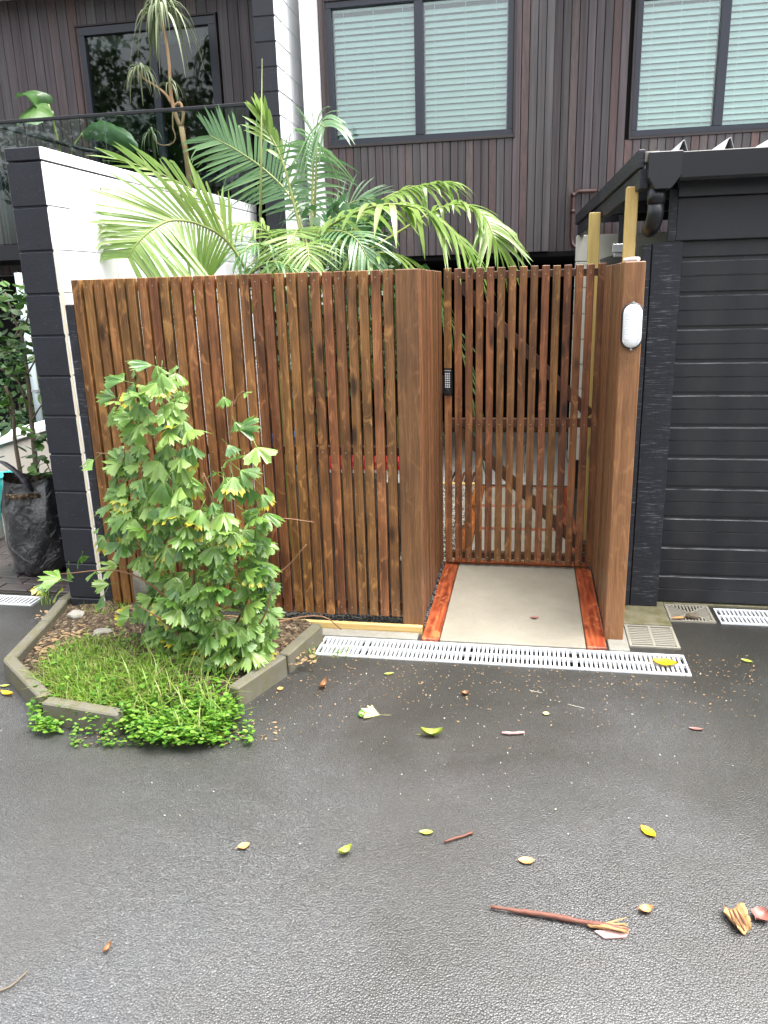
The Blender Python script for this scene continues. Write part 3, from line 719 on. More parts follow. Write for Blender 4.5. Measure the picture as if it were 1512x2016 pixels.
# ================================================================== carport and garage
gr = thing('garage','black garage front with horizontally ribbed door and rough sawn pillar','garage',(1.9,.5,0))
boxobj('pillar_board',(1.060,1.200,.430,.47,.016,1.867),M['sawn'],gr,.003)
boxobj('pillar_board',(1.020,1.056,.428,.60,.016,1.860),M['sawn'],gr,.003)
boxobj('side_wall',(1.025,1.18,.61,3.0,0,1.86),M['black'],gr)
boxobj('header_board',(1.165,3.4,.45,.48,1.873,2.06),M['header'],gr,.002)
boxobj('fascia_board',(1.16,3.4,.42,.449,2.063,2.16),M['black'],gr,.002)
boxobj('jamb_board',(1.128,1.164,.44,.47,1.87,2.10),M['sawn'],gr,.002)
for k in range(12):
    z0=.02+k*.1615; h=.1615; y=.50
    if z0+h>1.97: break
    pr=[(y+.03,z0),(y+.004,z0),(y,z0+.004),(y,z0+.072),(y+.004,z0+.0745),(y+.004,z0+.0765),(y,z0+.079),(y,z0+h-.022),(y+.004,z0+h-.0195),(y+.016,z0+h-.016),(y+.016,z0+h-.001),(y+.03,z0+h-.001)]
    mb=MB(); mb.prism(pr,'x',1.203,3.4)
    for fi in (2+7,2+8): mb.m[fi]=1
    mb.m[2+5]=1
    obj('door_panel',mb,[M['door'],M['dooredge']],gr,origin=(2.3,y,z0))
boxobj('side_wall',(3.42,3.5,.45,3.5,0,2.0),M['black'],gr)
cp=thing('carport_roof','black carport roof edge with gutter, ribbed pale sheeting and fascia boards','roof',(1.9,1.8,2.1))
def skewbeam(name,p0,p1,w,h,mat):
    # beam from p0 to p1 (top-left-front edge), w across, h down
    mb=MB(); a,c=Vector(p0),Vector(p1); vs=[]
    for q in (a,c):
        for dx,dz in ((0,-h),(w,-h),(w,0),(0,0)): vs.append((q.x+dx,q.y,q.z+dz))
    mb.add(vs,[(0,1,2,3),(7,6,5,4),(0,4,5,1),(1,5,6,2),(2,6,7,3),(3,7,4,0)])
    return obj(name,mb,mat,cp,.003,origin=(a+c)/2)
skewbeam('fascia_board',(.960,.325,2.262),(.90,1.6,2.235),.03,.078,M['sawn_x'] if 'sawn_x' in M else M['sawn'])
skewbeam('fascia_board',(.8995,1.606,2.2345),(.83,3.1,2.205),.03,.078,M['sawn'])
skewbeam('lower_beam',(.972,.33,2.182),(.848,3.1,2.125),.04,.085,M['sawn'])
boxobj('beam_end',(.988,1.052,.31,.40,2.205,2.25),M['stump'],cp,.004)
# gutter: an open trough
gpz=[(.27,2.225),(.262,2.235),(.258,2.232),(.262,2.13),(.275,2.118),(.37,2.118),(.37,2.235),(.362,2.235),(.362,2.128),(.28,2.128),(.272,2.136)]
mb=MB(); mb.prism(gpz,'x',1.135,3.4); obj('gutter',mb,M['gblack'],cp)
mb=MB(); mb.prism([(1.0,2.24),(1.0,2.135),(1.03,2.085),(1.10,2.085),(1.142,2.14),(1.142,2.24)],'y',.255,.37); obj('gutter_sump',mb,M['gblack'],cp,.003)
mb=MB(); mb.tube([(1.048,.315,2.09),(1.048,.315,2.03)],.040,16); mb.tube([(1.048,.315,2.033),(1.048,.315,1.985),(1.046,.33,1.955),(1.043,.36,1.935),(1.04,.42,1.925)],[.0365,.0365,.037,.037,.036],16); obj('downpipe_elbow',mb,M['gblack'],cp)
# roof sheet with triangular ribs running back
prof=[]; x=1.07
while x<3.35:
    prof+= [(x,2.236),(x+.055,2.238),(x+.072,2.285),(x+.080,2.288),(x+.098,2.238)]; x+=.192
mb=MB(); n=len(prof); y0,y1=.30,3.3
mb.add([(p[0],y0,p[1]) for p in prof]+[(p[0]-.06,y1,p[1]-.02) for p in prof]+[(p[0],y0,p[1]-.004) for p in prof]+[(p[0]-.06,y1,p[1]-.024) for p in prof],
       [(i,i+1,n+i+1,n+i) for i in range(n-1)]+[(2*n+i+1,2*n+i,3*n+i,3*n+i+1) for i in range(n-1)]+[(i,2*n+i,2*n+i+1,i+1) for i in range(n-1)])
obj('roof_sheet',mb,M['roofsheet'],cp)
for y in (.9,1.7,2.5): boxobj('rafter',(.99,3.3,y,y+.05,2.10,2.20),M['black'],cp)
o=boxobj('timber_post',(.930,.984,.44,.49,0,2.12),M['pine'],None,.003); tag(o,'raw yellow pine post rising behind the cedar post with the lamp','post')
o=boxobj('timber_post',(.838,.905,1.58,1.64,0,2.10),M['pine'],None,.003); tag(o,'raw yellow pine post further back, beyond the right end of the gate','post')
jb=thing('junction_box','small grey junction box on a metal bracket behind the cedar post','box',(.98,1.0,1.85))
c0=yp(1222,495,1.0)
boxobj('box',(c0.x-.035,c0.x+.035,1.0,1.04,c0.z-.03,c0.z+.03),M['galv'],jb,.004); boxobj('lid',(c0.x-.045,c0.x+.02,.985,.999,c0.z-.005,c0.z+.04),M['galv'],jb,.003)
boxobj('bracket',(c0.x-.012,c0.x+.018,1.041,1.05,c0.z-.02,c0.z+.19),M['black'],jb)
mb=MB(); mb.tube([(.905,.14,1.785),(.93,.11,1.787),(.955,.06,1.787)],.009,10); tag(obj('pipe_offcut',mb,M['whitecloth']),'short white pipe offcut lying on top of the cedar post','pipe')

# ================================================================== slatted fence
fe=thing('slatted_fence','brown stained fence of close vertical timber slats with a boxed corner post','fence',(-.9,0,0))
H=1.776; pitch=.0573; n=28
def screws(parent, pts):
    mb=MB()
    for (x,y,z,ax) in pts:
        vs=[];r=.0035
        for k in range(6):
            a=k*math.pi/3; vs.append((x+r*math.cos(a),y-.0007,z+r*math.sin(a)) if ax=='y' else (x+.0007*ax,y+r*math.cos(a),z+r*math.sin(a)))
        mb.add(vs,[tuple(range(6))])
    return tag(obj('screws',mb,M['screw'],parent),kind='stuff')
sc=[]
boxobj('end_post',(-1.713,-1.668,-.002,.04,.06,H),M['fence'],fe,.002)
for k in range(1,n):
    x=-1.690+k*pitch+U(-.0015,.0015); w=.0445+U(-.0015,.0015)
    zb_=.075+U(-.004,.004)+.0
    if x>-.135: break
    put('slat',bbox('slat',round(w,3),.034,round(H-zb_,3),M['fence'],.0025),fe,(x,.017+U(-.0015,.0015),(H+zb_)/2),rot=(0,U(-.0012,.0012),0))
    for z in (H-.035,.93,.115): sc.append((x,-.001,z+U(-.004,.004),'y'))
screws(fe,sc)
for z in (H-.06,.909,.095): boxobj('rail',(-1.71,-.11,.037,.081,z,z+.043),M['fence_dark'],fe,.002)
boxobj('corner_post',(-.108,-.002,-.006,.040,.0,H),M['post'],fe,.003)
# return to the gate: slats seen edge-on
k=0; y=.046
while y<.955:
    put('side_slat',bbox('side_slat',.030,.041,H-.06,M['ret_l'],.003),fe,(-.017+U(-.004,.002),y+.022,H/2+.03)); y+=.0535
boxobj('rail',(-.078,-.034,.045,.95,.90,.943),M['fence_dark'],fe,.002); boxobj('rail',(-.078,-.034,.045,.95,H-.06,H-.017),M['fence_dark'],fe,.002)
o=boxobj('edging_board',(-1.2,-.006,-.034,-.008,-.03,.042),M['pine_x'],None,.002); tag(o,'raw yellow pine edging board along the foot of the slatted fence','edging')
# right-hand post and return
rp=thing('gate_screen','orange cedar post and side screen of slats on the right of the gate','screen',(.93,.4,0))
boxobj('corner_post',(.890,.979,-.004,.042,.0,H),M['post_r'],rp,.003)
y=.047
while y<.955:
    put('side_slat',bbox('side_slat',.030,.041,H-.05,M['ret'],.003),rp,(.906+U(-.002,.004),y+.022,H/2+.025)); y+=.0535
boxobj('rail',(.923,.965,.047,.43,.9,.943),M['post_r'],rp); boxobj('rail',(.923,.965,.047,.43,H-.06,H-.017),M['post_r'],rp)
# bulkhead lamp
lp=thing('bulkhead_lamp','oval white bulkhead lamp with black rim on the cedar post','lamp',(.934,-.005,1.51))
def capsule(cx,cz,rx,hz,n=24):
    out=[]
    for k in range(n):
        a=2*math.pi*k/n; out.append((cx+rx*math.cos(a), cz+(hz-rx)*(1 if math.sin(a)>0 else -1)+rx*math.sin(a)))
    return out
mb=MB(); mb.prism(capsule(.934,1.508,.047,.099),'y',-.030,-.0045); obj('base',mb,M['black'],lp,.004)
mb=MB(); rings=[(.0405,.0925,-.0305),(.0395,.0915,-.040),(.033,.085,-.052),(.020,.070,-.059),(.006,.045,-.061)]
o0=0; R=[]
for rx,hz,yy in rings: R.append([(p[0],yy,p[1]) for p in capsule(.934,1.508,rx,hz)])
vs=[v for r in R for v in r]; nn=24
mb.add(vs,[(i*nn+k,i*nn+(k+1)%nn,(i+1)*nn+(k+1)%nn,(i+1)*nn+k) for i in range(len(R)-1) for k in range(nn)]+[tuple((len(R)-1)*nn+k for k in range(nn))],0,True)
ln_=obj('lens',mb,M['lens'],lp)
for k in range(11):
    zz=1.455+k*.0107; boxobj('rib',(.902,.966,-.0605,-.050,zz,zz+.0035),M['lens'],ln_)
for zz in (1.607,1.409):
    mb=MB(); mb.tube([(.934,-.028,zz),(.934,-.034,zz)],.005,8); obj('screw',mb,M['galv'],lp)

# ------------------------------------------------------------------ gate
ga=thing('slatted_gate','brown slatted timber gate with diagonal braces and keypad lock, closed','gate',(.45,.97,0))
gpitch=.0605; sc=[]
for k in range(15):
    x=.031+k*gpitch+U(-.001,.001); zt_=1.790+U(-.003,.003); zb_=.045+U(-.003,.003)
    if x>.885: break
    spans=[(zb_,zt_)] if k else [(zb_,1.075),(1.232,zt_)]
    for u,v in spans: put('slat',bbox('slat',.0420,.022,round(v-u,3),M['fence'],.0025),ga,(x,.969,(u+v)/2),rot=(0,U(-.0012,.0012),0))
    for z in (1.745,.905,.075): sc.append((x,.9575,z,'y'))
screws(ga,sc)
for z0,z1 in ((1.727,1.768),(.885,.935),(.058,.100)): boxobj('rail',(.035,.880,.981,1.02,z0,z1),M['fence_dark'],ga,.002)
def brace(x0,z0,x1,z1,w=.058):
    L=math.hypot(x1-x0,z1-z0); an=math.atan2(z1-z0,x1-x0)
    o=put('brace',bbox('brace',L,.034,w,M['fence_dark'],.002),ga,((x0+x1)/2,1.0,(z0+z1)/2),rot=(0,-an,0))
brace(.10,1.700,.85,.957); brace(.10,.860,.85,.125)
kl=thing('keypad_lock','black keypad lock fixed in the gap of the first gate slat','lock',(.031,.955,1.15))
boxobj('body',(.008,.055,.935,.978,1.080,1.226),M['black'],kl,.006)
mb=MB()
for r in range(7):
    for c in range(3): mb.box(.0175+c*.0105,.0175+c*.0105+.0068,.9325,.9348,1.125+r*.0128,1.125+r*.0128+.0075)
obj('buttons',mb,M['btn'],kl)
mb=MB(); mb.tube([(.0315,.9345,1.104),(.0315,.918,1.104)],.011,14); obj('knob',mb,M['black'],kl)
boxobj('latch',(.0,.0075,.945,.975,1.09,1.19),M['black'],kl)

# things glimpsed through the slats
o=MB(); y=1.3
a=yp(640,905,y); c=yp(800,925,y); e0=yp(525,880,1.35)
be=thing('garden_bench','low dark timber bench behind the slatted fence','bench',((e0.x+c.x)/2,1.5,0))
zb=a.z-.012
boxobj('seat',(e0.x-.05,c.x+.12,y+.012,y+.42,zb-.03,zb),M['fence_dark'],be,.003)
for x in (e0.x-.02,c.x+.05):
    for yy in (y+.02,y+.36): boxobj('leg',(x,x+.045,yy,yy+.045,.009,zb-.031),M['fence_dark'],be)
bd=thing('folded_tablecloth','red cloth with white hem hanging over the front of the bench behind the fence','cloth',((a.x+c.x)/2,y,zb))
boxobj('cloth',(a.x,c.x,y,y+.01,zb-.055,zb+.004),M['red'],bd,.003); boxobj('cloth_top',(a.x,c.x,y+.0105,y+.3,zb+.001,zb+.006),M['red'],bd)
boxobj('hem',(a.x,c.x,y-.001,y+.011,zb-.075,zb-.056),M['whitecloth'],bd)
a=yp(530,838,1.45); c=yp(605,878,1.45)
bk=thing('storage_tub','blue plastic tub standing on the dark bench behind the fence','tub',((a.x+c.x)/2,1.5,zb))
mb=MB(); mb.prism([(a.x+.015,zb+.001),(c.x-.015,zb+.001),(c.x,zb+.13),(a.x,zb+.13)],'y',1.42,1.62); obj('body',mb,M['blue'],bk,.008)
boxobj('rim',(a.x-.01,c.x+.01,1.41,1.63,zb+.131,zb+.145),M['blue'],bk,.004)

# ================================================================== planter
ko=[(-2.03,.26),(-2.04,-.02),(-1.965,-.30),(-1.872,-.735),(-1.49,-1.035)]
kb=thing('planter_kerb','weathered concrete kerb stones edging the corner planting bed','kerb',(-1.3,-.5,0))
def kerbstone(a,c,w=.062,h=.095,inner=1):
    a,c=Vector((*a,0)),Vector((*c,0)); d=(c-a).normalized(); nrm=Vector((-d.y,d.x,0))*inner
    a=a+d*.004; c=c-d*.004; mb=MB(); vs=[]
    for zz,o in ((-.05,0),(h,.004)):
        for q in (a+nrm*o,c+nrm*o,c+nrm*(w-o*.5),a+nrm*(w-o*.5)): vs.append((q.x,q.y,zz+(U(-.003,.003) if zz>0 else 0)))
    mb.add(vs,[(0,3,2,1),(4,5,6,7),(0,1,5,4),(1,2,6,5),(2,3,7,6),(3,0,4,7)])
    me=obj('kerb_stone',mb,M['kerb'],kb,.006,origin=(a+c)/2); return me
for i in range(len(ko)-1): kerbstone(ko[i],ko[i+1])
kerbstone((-1.455,-1.075),(-1.085,-1.125)); 
kerbstone((-.675,-.86),(-.555,-.535)); kerbstone((-.552,-.528),(-.480,-.175))
kerbstone((-.80,-.93),(-.71,-.87),h=.05)
# soil mound
poly=[(-2.0,.24),(-2.0,-.02),(-1.92,-.30),(-1.83,-.72),(-1.47,-1.0),(-1.1,-1.06),(-.85,-.98),(-.68,-.83),(-.59,-.53),(-.53,-.12),(-.62,-.03),(-1.72,-.03),(-1.95,.2)]
sb=MB(); cen=(-1.25,-.45); rings=7
vs=[(cen[0],cen[1],.12)]; fs=[]; P=[]
for i,(x,y) in enumerate(poly):
    x2,y2=poly[(i+1)%len(poly)]
    for t in (0,.33,.66): P.append((x+(x2-x)*t,y+(y2-y)*t))
n=len(P)
for r in range(1,rings+1):
    f=r/rings
    for (x,y) in P: vs.append((cen[0]+(x-cen[0])*f, cen[1]+(y-cen[1])*f, .12-.07*f*f+U(-.012,.012)*(1 if r<rings else .3)))
for k in range(n): fs.append((0,1+k,1+(k+1)%n))
for r in range(rings-1):
    for k in range(n): a=1+r*n; fs.append((a+k,a+n+k,a+n+(k+1)%n,a+(k+1)%n))
sb.add(vs,fs,0,True); tag(obj('soil',sb,M['soil']),kind='structure')
def soilz(x,y):
    return .115-.07*min(1,((x-cen[0])**2+(y-cen[1])**2)/.45)
# stones in the bed
def rock(name,c,s,mat,label,cat,group=None,seed=0):
    rs=random.Random(seed); bm=bmesh.new(); bmesh.ops.create_icosphere(bm,subdivisions=2,radius=1)
    for v in bm.verts: v.co=Vector((v.co.x*s[0],v.co.y*s[1],v.co.z*s[2]))*(1+rs.uniform(-.16,.16))
    me=D.meshes.new(name); bm.to_mesh(me); bm.free(); me.materials.append(mat)
    return tag(put(name,me,None,c),label,cat,group)
q=gp(150,1212,.08); rock('stone',(q.x,q.y,.085),(.045,.04,.022),M['conc'],'flat grey stone in the bed near the left kerb','stone',None,3)
q=gp(205,1250,.09); rock('stone',(q.x,q.y,.10),(.06,.04,.02),M['conc'],'broad grey stone lying on bare soil behind the bright grass','stone',None,5)
q=gp(325,1268,.11); rock('stone',(q.x,q.y,.115),(.05,.035,.022),M['pebble'],'dark stone under the lobed leaf shrub','stone',None,9)
sp=thing('stump_post','short pale grey post half hidden by the lobed leaves','post',(-1.45,-.15,.05))
mb=MB(); mb.tube([(-1.45,-.15,.04),(-1.45,-.15,.29),(-1.45,-.15,.325),(-1.45,-.15,.342)],[.042,.042,.036,.016],14); obj('stump',mb,M['stump'],sp)

# ------------------------------------------------------------------ grass, clover, litter in the bed (uncountable)
def blades(name, fn, n, mat, L0,L1,w,lean=.6):
    mb=MB()
    for _ in range(n):
        q=fn()
        if q is None: continue
        x,y,z=q; L=U(L0,L1); a=U(0,6.283); l=U(.15,lean); dx,dy=math.cos(a),math.sin(a); px_,py_=-dy*w/2,dx*w/2
        pts=[]
        for t in (0,.4,.75,1): pts.append((x+dx*L*l*t*t, y+dy*L*l*t*t, z+L*(t-.45*l*t*t)))
        vs=[]
        for i,p in enumerate(pts[:3]):
            f=(1,.85,.5)[i]; vs+=[(p[0]-px_*f,p[1]-py_*f,p[2]),(p[0]+px_*f,p[1]+py_*f,p[2])]
        vs.append(pts[3]); mb.add(vs,[(0,1,3,2),(2,3,5,4),(4,5,6)],0,True)
    return tag(obj(name,mb,mat),kind='stuff')
def inpx(x0,x1,y0,y1,prob=None,z=.09):
    def f():
        px_,py_=U(x0,x1),U(y0,y1)
        if prob and rnd()>prob(px_,py_): return None
        q=gp(px_,py_,z); return (q.x,q.y,min(z,soilz(q.x,q.y)))
    return f
el=lambda cx,cy,rx,ry:(lambda x,y: max(0,1-((x-cx)/rx)**2-((y-cy)/ry)**2)*1.6)
blades('grass',inpx(55,360,1225,1400,el(205,1328,150,72)),6500,M['grass'],.03,.085,.005,1.4)
blades('grass_tuft',inpx(150,260,1160,1215,el(205,1185,60,30)),350,M['grass'],.03,.08,.004,.9)
blades('long_grass',inpx(250,430,1290,1390,el(340,1345,95,50)),130,M['grass'],.12,.22,.006,1.5)
blades('grass_tuft',lambda:((lambda q:(q.x,q.y,.0))(gp(U(78,100),U(1165,1192)))),45,M['grass'],.03,.08,.005,.9)
blades('grass_tuft',lambda:((lambda q:(q.x,q.y,.0))(gp(U(655,690),U(1280,1296)))),40,M['grass'],.015,.04,.005,1.2)
blades('grass_tuft',lambda:((lambda q:(q.x,q.y,.0))(gp(U(610,624),U(1270,1300)))),25,M['grass'],.03,.07,.006,.9)
def clover(name, fn, n, mat, r0, r1, zs=1):
    mb=MB()
    for _ in range(n):
        q=fn()
        if q is None: continue
        x,y,z=q; z+=U(.004,.06)*rnd()+.012*math.sin(x*31+1)*math.sin(y*37)+.008; r=U(r0,r1); nx,ny=U(-.6,.6),U(-.8,.3)
        c=[]; ph=U(0,6.3)
        for k in range(7):
            a=ph+k*6.283/7; rr=r*(1 if k%2 else .8); dx,dy=rr*math.cos(a),rr*math.sin(a); c.append((x+dx,y+dy,z-(nx*dx+ny*dy)*-.6))
        mb.add([(x,y,z-.002)]+c,[(0,1+k,1+(k+1)%7) for k in range(7)])
    return tag(obj(name,mb,mat),kind='stuff')
clover('clover',inpx(225,480,1320,1470,lambda x,y: el(350,1395,140,85)(x,y)*(.8+.3*math.sin(x*.06+y*.11)),.03),7500,M['clover'],.006,.014)
clover('clover_edge',inpx(60,130,1390,1450,el(92,1420,42,34),.01),420,M['clover'],.006,.013)
clover('clover_edge',inpx(140,500,1425,1475,lambda x,y:.25+.6*(math.sin(x*.09+1)>.1),.0),900,M['clover'],.005,.011)
clover('ground_weeds',inpx(60,480,1230,1440,lambda x,y: el(270,1340,215,110)(x,y)*.9),1500,M['clover'],.006,.016)
blades('weed_tuft',inpx(230,480,1300,1440,el(360,1370,120,65)),500,M['grass'],.06,.14,.006,1.1)
def flecks(name, fn, n, mat, s0,s1):
    mb=MB()
    for _ in range(n):
        q=fn(); 
        if q is None: continue
        x,y,z=q; s=U(s0,s1); a=U(0,6.3); ca,sa=math.cos(a),math.sin(a); e=U(.35,1)
        pts=[(s,0),(s*.5,s*e*.6),(-s*.6,s*e*.5),(-s,0),(-s*.4,-s*e*.6),(s*.5,-s*e*.45)]
        zz=[z+.002+U(0,.005) for _ in pts]
        up=[(x+u*ca-v*sa,y+u*sa+v*ca,zz[i]) for i,(u,v) in enumerate(pts)]
        mb.add(up+[(p[0],p[1],p[2]-.0015) for p in up],[(0,1,2,3,4,5)]+[(i,6+i,6+(i+1)%6,(i+1)%6) for i in range(6)])
    return tag(obj(name,mb,mat),kind='stuff')
flecks('leaf_litter',inpx(70,300,1185,1300,None,.09),420,M['dry'],.006,.02)
flecks('leaf_litter',inpx(540,620,1235,1300,None,.07),120,M['dry'],.006,.02)
flecks('fallen_petals',lambda:((lambda q:(q.x,q.y,0))(gp(random.gauss(850,420),1310+abs(random.gauss(0,150))))),300,M['petal'],.0012,.0045)
flecks('fallen_crumbs',lambda:((lambda q:(q.x,q.y,0))(gp(U(430,1500),1290+abs(random.gauss(0,60))))),800,M['dry'],.002,.006)
flecks('kerb_litter',lambda:((lambda q:(q.x,q.y,0))(gp(U(140,560),U(1425,1470)-abs(U(140,560)-300)*.06))),160,M['dry'],.003,.010)

# ------------------------------------------------------------------ lobed-leaf shrub (ginkgo-like)
def fanleaf(seed):
    rs=random.Random(seed); mb=MB(); att=[]
    nA,nR=23,3; half=math.radians(rs.uniform(46,68)); notch=rs.uniform(.25,.68); n2=rs.uniform(.08,.42); c2=rs.uniform(.42,.6)
    vs=[]; crl=rs.uniform(.12,.5); twi=rs.uniform(-.3,.3)
    lob=[rs.uniform(-.08,.08) for _ in range(nA)]
    for i in range(nA):
        u=-1+2*i/(nA-1); a=u*half
        Rr=1.0+lob[i]-.16*abs(u)**2
        dn=min(abs(u-.02),abs(u-.55)*1.6+.05,abs(u+.55)*1.6+.05)
        Rr*=1-notch*max(0,1-abs(u-.02)/.11)-n2*max(0,1-abs(abs(u)-c2)/.11)-(.07+.05*rs.random())*(i%2)
        for j in range(nR+1):
            f=.04+ (Rr-.04)*j/nR
            x=math.sin(a)*f; y=math.cos(a)*f
            z=-crl*f*f*(.5+abs(u)*.9)+.07*math.sin(u*8+seed)*f+.03*math.sin(i*1.25+seed)*f+twi*u*f*f
            vs.append((x,y,z)); att.append(f)
    fs=[]
    for i in range(nA-1):
        for j in range(nR):
            a=i*(nR+1)+j; fs.append((a,a+1,a+nR+2,a+nR+1))
    mb.add(vs,fs,0,True)
    # petiole
    o=len(mb.v); mb.tube([(0,-.55,.10),(0,-.25,.03),(0,.05,0)],[.014,.014,.02],4); att+=[.2]*(len(mb.v)-o)
    mb.a=att; return mb
LV=[fanleaf(s) for s in range(8)]; LM=[l.mesh('leaf',M['ginkgo']) for l in LV]
sh=thing('lobed_leaf_shrub','young shrub with fan shaped lobed green leaves, some yellow edged, in the planter','shrub',(-.95,-.5,.06))
def S2(px_,py_,y): return yp(px_,py_,y)
stems=[[(410,1290,-.52),(350,1150,-.5),(285,950,-.47),(265,760,-.45)],[(415,1290,-.5),(400,1100,-.48),(345,900,-.45),(320,735,-.46)],
       [(420,1290,-.48),(440,1150,-.42),(455,1000,-.40),(452,900,-.38),(458,790,-.38)],[(430,1290,-.5),(490,1170,-.45),(510,1020,-.45),(480,890,-.42)],
       [(400,1290,-.55),(330,1180,-.6),(240,1125,-.62),(120,1130,-.6)],[(430,1300,-.5),(510,1230,-.6),(540,1150,-.6)],
       [(400,1300,-.5),(330,1230,-.7),(270,1190,-.72)],[(420,1300,-.5),(380,1150,-.6),(420,1000,-.62),(400,930,-.6)]]
SP=[]
for st_ in stems:
    c=catmull([S2(*p) for p in st_],14); SP+= [(p,i/13) for i,p in enumerate(c)]
    mb=MB(); mb.tube(c,[.0075-.0055*i/13 for i in range(14)],6); obj('stem',mb,M['stem'],sh)
for a in ([(480,1050,-.42),(545,1022,-.40),(618,1028,-.38)],[(470,1180,-.4),(560,1120,-.36),(603,1072,-.36)],[(530,1230,-.45),(590,1215,-.35),(640,1215,-.34),(672,1240,-.3)],[(280,905,-.46),(230,895,-.45),(190,892,-.45)],[(460,800,-.38),(468,780,-.38),(480,770,-.38)]):
    c=catmull([S2(*p) for p in a],9); mb=MB(); mb.tube(c,[.0050-.0026*i/8 for i in range(9)],5); obj('twig',mb,M['stem'],sh)
rows=[(a_,b_+12,c_-28) for a_,b_,c_ in [(715,255,345),(745,235,390),(790,200,390),(840,240,395),(870,228,495),(920,215,520),(970,205,545),(1020,195,545),(1070,215,545),(1110,260,545),(1150,285,550),(1200,260,550),(1250,290,560),(1300,330,545),(1345,390,530)]]
def span(y):
    for i in range(len(rows)-1):
        if rows[i][0]<=y<=rows[i+1][0]:
            t=(y-rows[i][0])/(rows[i+1][0]-rows[i][0]); return rows[i][1]+(rows[i+1][1]-rows[i][1])*t, rows[i][2]+(rows[i+1][2]-rows[i][2])*t
    return None
cand=[]
def addleaf(px_,py_,y,s=None,dirn=None):
    p=S2(px_,py_,y); cand.append((p,s or (U(.062,.105) if rnd()<.85 else U(.035,.055)),dirn))
random.seed(21)
while len(cand)<600:
    py_=716+(1344-716)*(rnd()**.78); a,c=span(py_); cx_=(a+c)/2; px_=U(a,c)
    if py_<900:   # sparse top: stay near the stems
        if 395<px_<425 or (px_>400 and rnd()<.4) or rnd()<.42: continue
    hw=(c-a)/2; dep=.20*math.sqrt(max(.02,1-((px_-cx_)/hw)**2)); y=-.5-dep+ (rnd()**1.8)*2*dep*.85
    if px_>395 and py_<1000 and rnd()<.5: continue
    addleaf(px_,py_,y)
for px_,py_ in ((120,1140),(135,1118),(160,1095),(190,1125),(215,1150),(232,1115),(118,1162),(205,1170),(255,1215),(100,1150),(480,775),(440,780),(462,830),(470,845),(505,880),(520,960),(265,725),(230,800),(345,735),(300,720),(340,760),(520,1010),(185,905),(195,1040),(205,1055),(265,1285),(290,1300),(245,1300),(310,1320),(270,1310),(335,1290)):
    addleaf(px_,py_,-.5+U(-.12,.05))
for i,(p,s,dn) in enumerate(cand):
    # the blade hangs outwards from the middle of the shrub and down
    out=Vector((p.x+.95,(p.y+.46)*1.0,0)); 
    if out.length<.02: out=Vector((0,-1,0))
    out.normalize(); out=(out+Vector((U(-.8,.8),U(-1.0,.4),0))).normalized()
    ydir=(out*U(.35,1.0)+Vector((U(-.5,.5),0,-1))*U(.2,1.0)).normalized() if rnd()<.78 else (out+Vector((0,0,U(0,.5)))).normalized()
    zdir=(out*.5+Vector((U(-.6,.6),-.5,U(.5,1.5)))); zdir=(zdir-ydir*zdir.dot(ydir)).normalized(); xdir=ydir.cross(zdir)
    R_=Matrix((xdir,ydir,zdir)).transposed().to_4x4()
    if i<300:
        o=put('leaf',LM[i%8],sh,p); o.rotation_euler=R_.to_euler(); o.scale=(s,s,s)
    else:
        if i==300: ex=MB(); ex.a=[]
        T=Matrix.Translation(p)@R_@Matrix.Scale(s,4); src=LV[i%8]
        ex.add([T@Vector(v) for v in src.v],src.f,0,True); ex.a+=src.a
tag(obj('leaves',ex,M['ginkgo'],sh),kind='stuff')

# ------------------------------------------------------------------ palms
def frond(parent, pts, n, L, mat, hang=.35, a0=62, a1=22, wid=.020, t0=.15, up=(0,0,1), both=(1,1), lift=.15, rad=.010, jit=.12):
    C=catmull([yp(*p) for p in pts],41); fr=MB(); fr.tube(C,[rad*(1-.75*i/40) for i in range(41)],6)
    f=obj('frond',fr,M['rachis'],parent,origin=C[0]); up=Vector(up)
    for k in range(n):
        t=t0+(1-t0)*(k+.5)/n; i=min(39,int(t*40)); fr_=t*40-i; P=C[i].lerp(C[i+1],fr_); T=(C[i+1]-C[i]).normalized()
        Sd=T.cross(up)
        if Sd.length<.05: Sd=T.cross(Vector((0,-1,.2)))
        Sd.normalize(); Nn=Sd.cross(T)
        for si,sgn in enumerate((1,-1)):
            if rnd()>both[si]: continue
            b0,b1 = (a0[si],a1[si]) if isinstance(a0,tuple) else (a0,a1)
            al=math.radians(b0+(b1-b0)*((t-t0)/(1-t0))**1.3)+U(-jit,jit)
            Dn=(T*math.cos(al)+Sd*sgn*math.sin(al)+Nn*(lift+U(-.12,.12))).normalized()
            u=(t-t0)/(1-t0); Ll=L*(.55+1.15*u-1.25*u*u)*U(.86,1.08); W=(T-Dn*T.dot(Dn))
            if W.length<.1: W=Nn.copy()
            W.normalize(); Nl=Dn.cross(W); mb=MB(); vs=[]; ns=6; hg=hang*U(.6,1.4); kink=U(.55,.95) if rnd()<.12 else 2
            for j in range(ns+1):
                s=j/ns; c=P+Dn*(s*Ll)+Vector((0,0,-1))*(hg*Ll*s*s)
                if c.x<-1.752 and c.z<2.40 and c.y<3.05: c=Vector((-1.752+.003*rnd(),c.y,c.z))
                if s>kink: c+=Vector((0,0,-1))*(s-kink)*Ll*.9-Dn*(s-kink)*Ll*.5
                w=wid*(.55+1.6*s-2.05*s*s if s<.99 else .04); w=max(w,.0012)
                vs+=[c-W*w*.5, c+Nl*w*.12*(1 if Nl.z<0 else -1), c+W*w*.5]
            mb.add(vs,[q for j in range(ns) for q in ((j*3,j*3+1,j*3+4,j*3+3),(j*3+1,j*3+2,j*3+5,j*3+4))],0,True)
            obj('leaflet',mb,M[mat],f,origin=P)
    return f
random.seed(5)
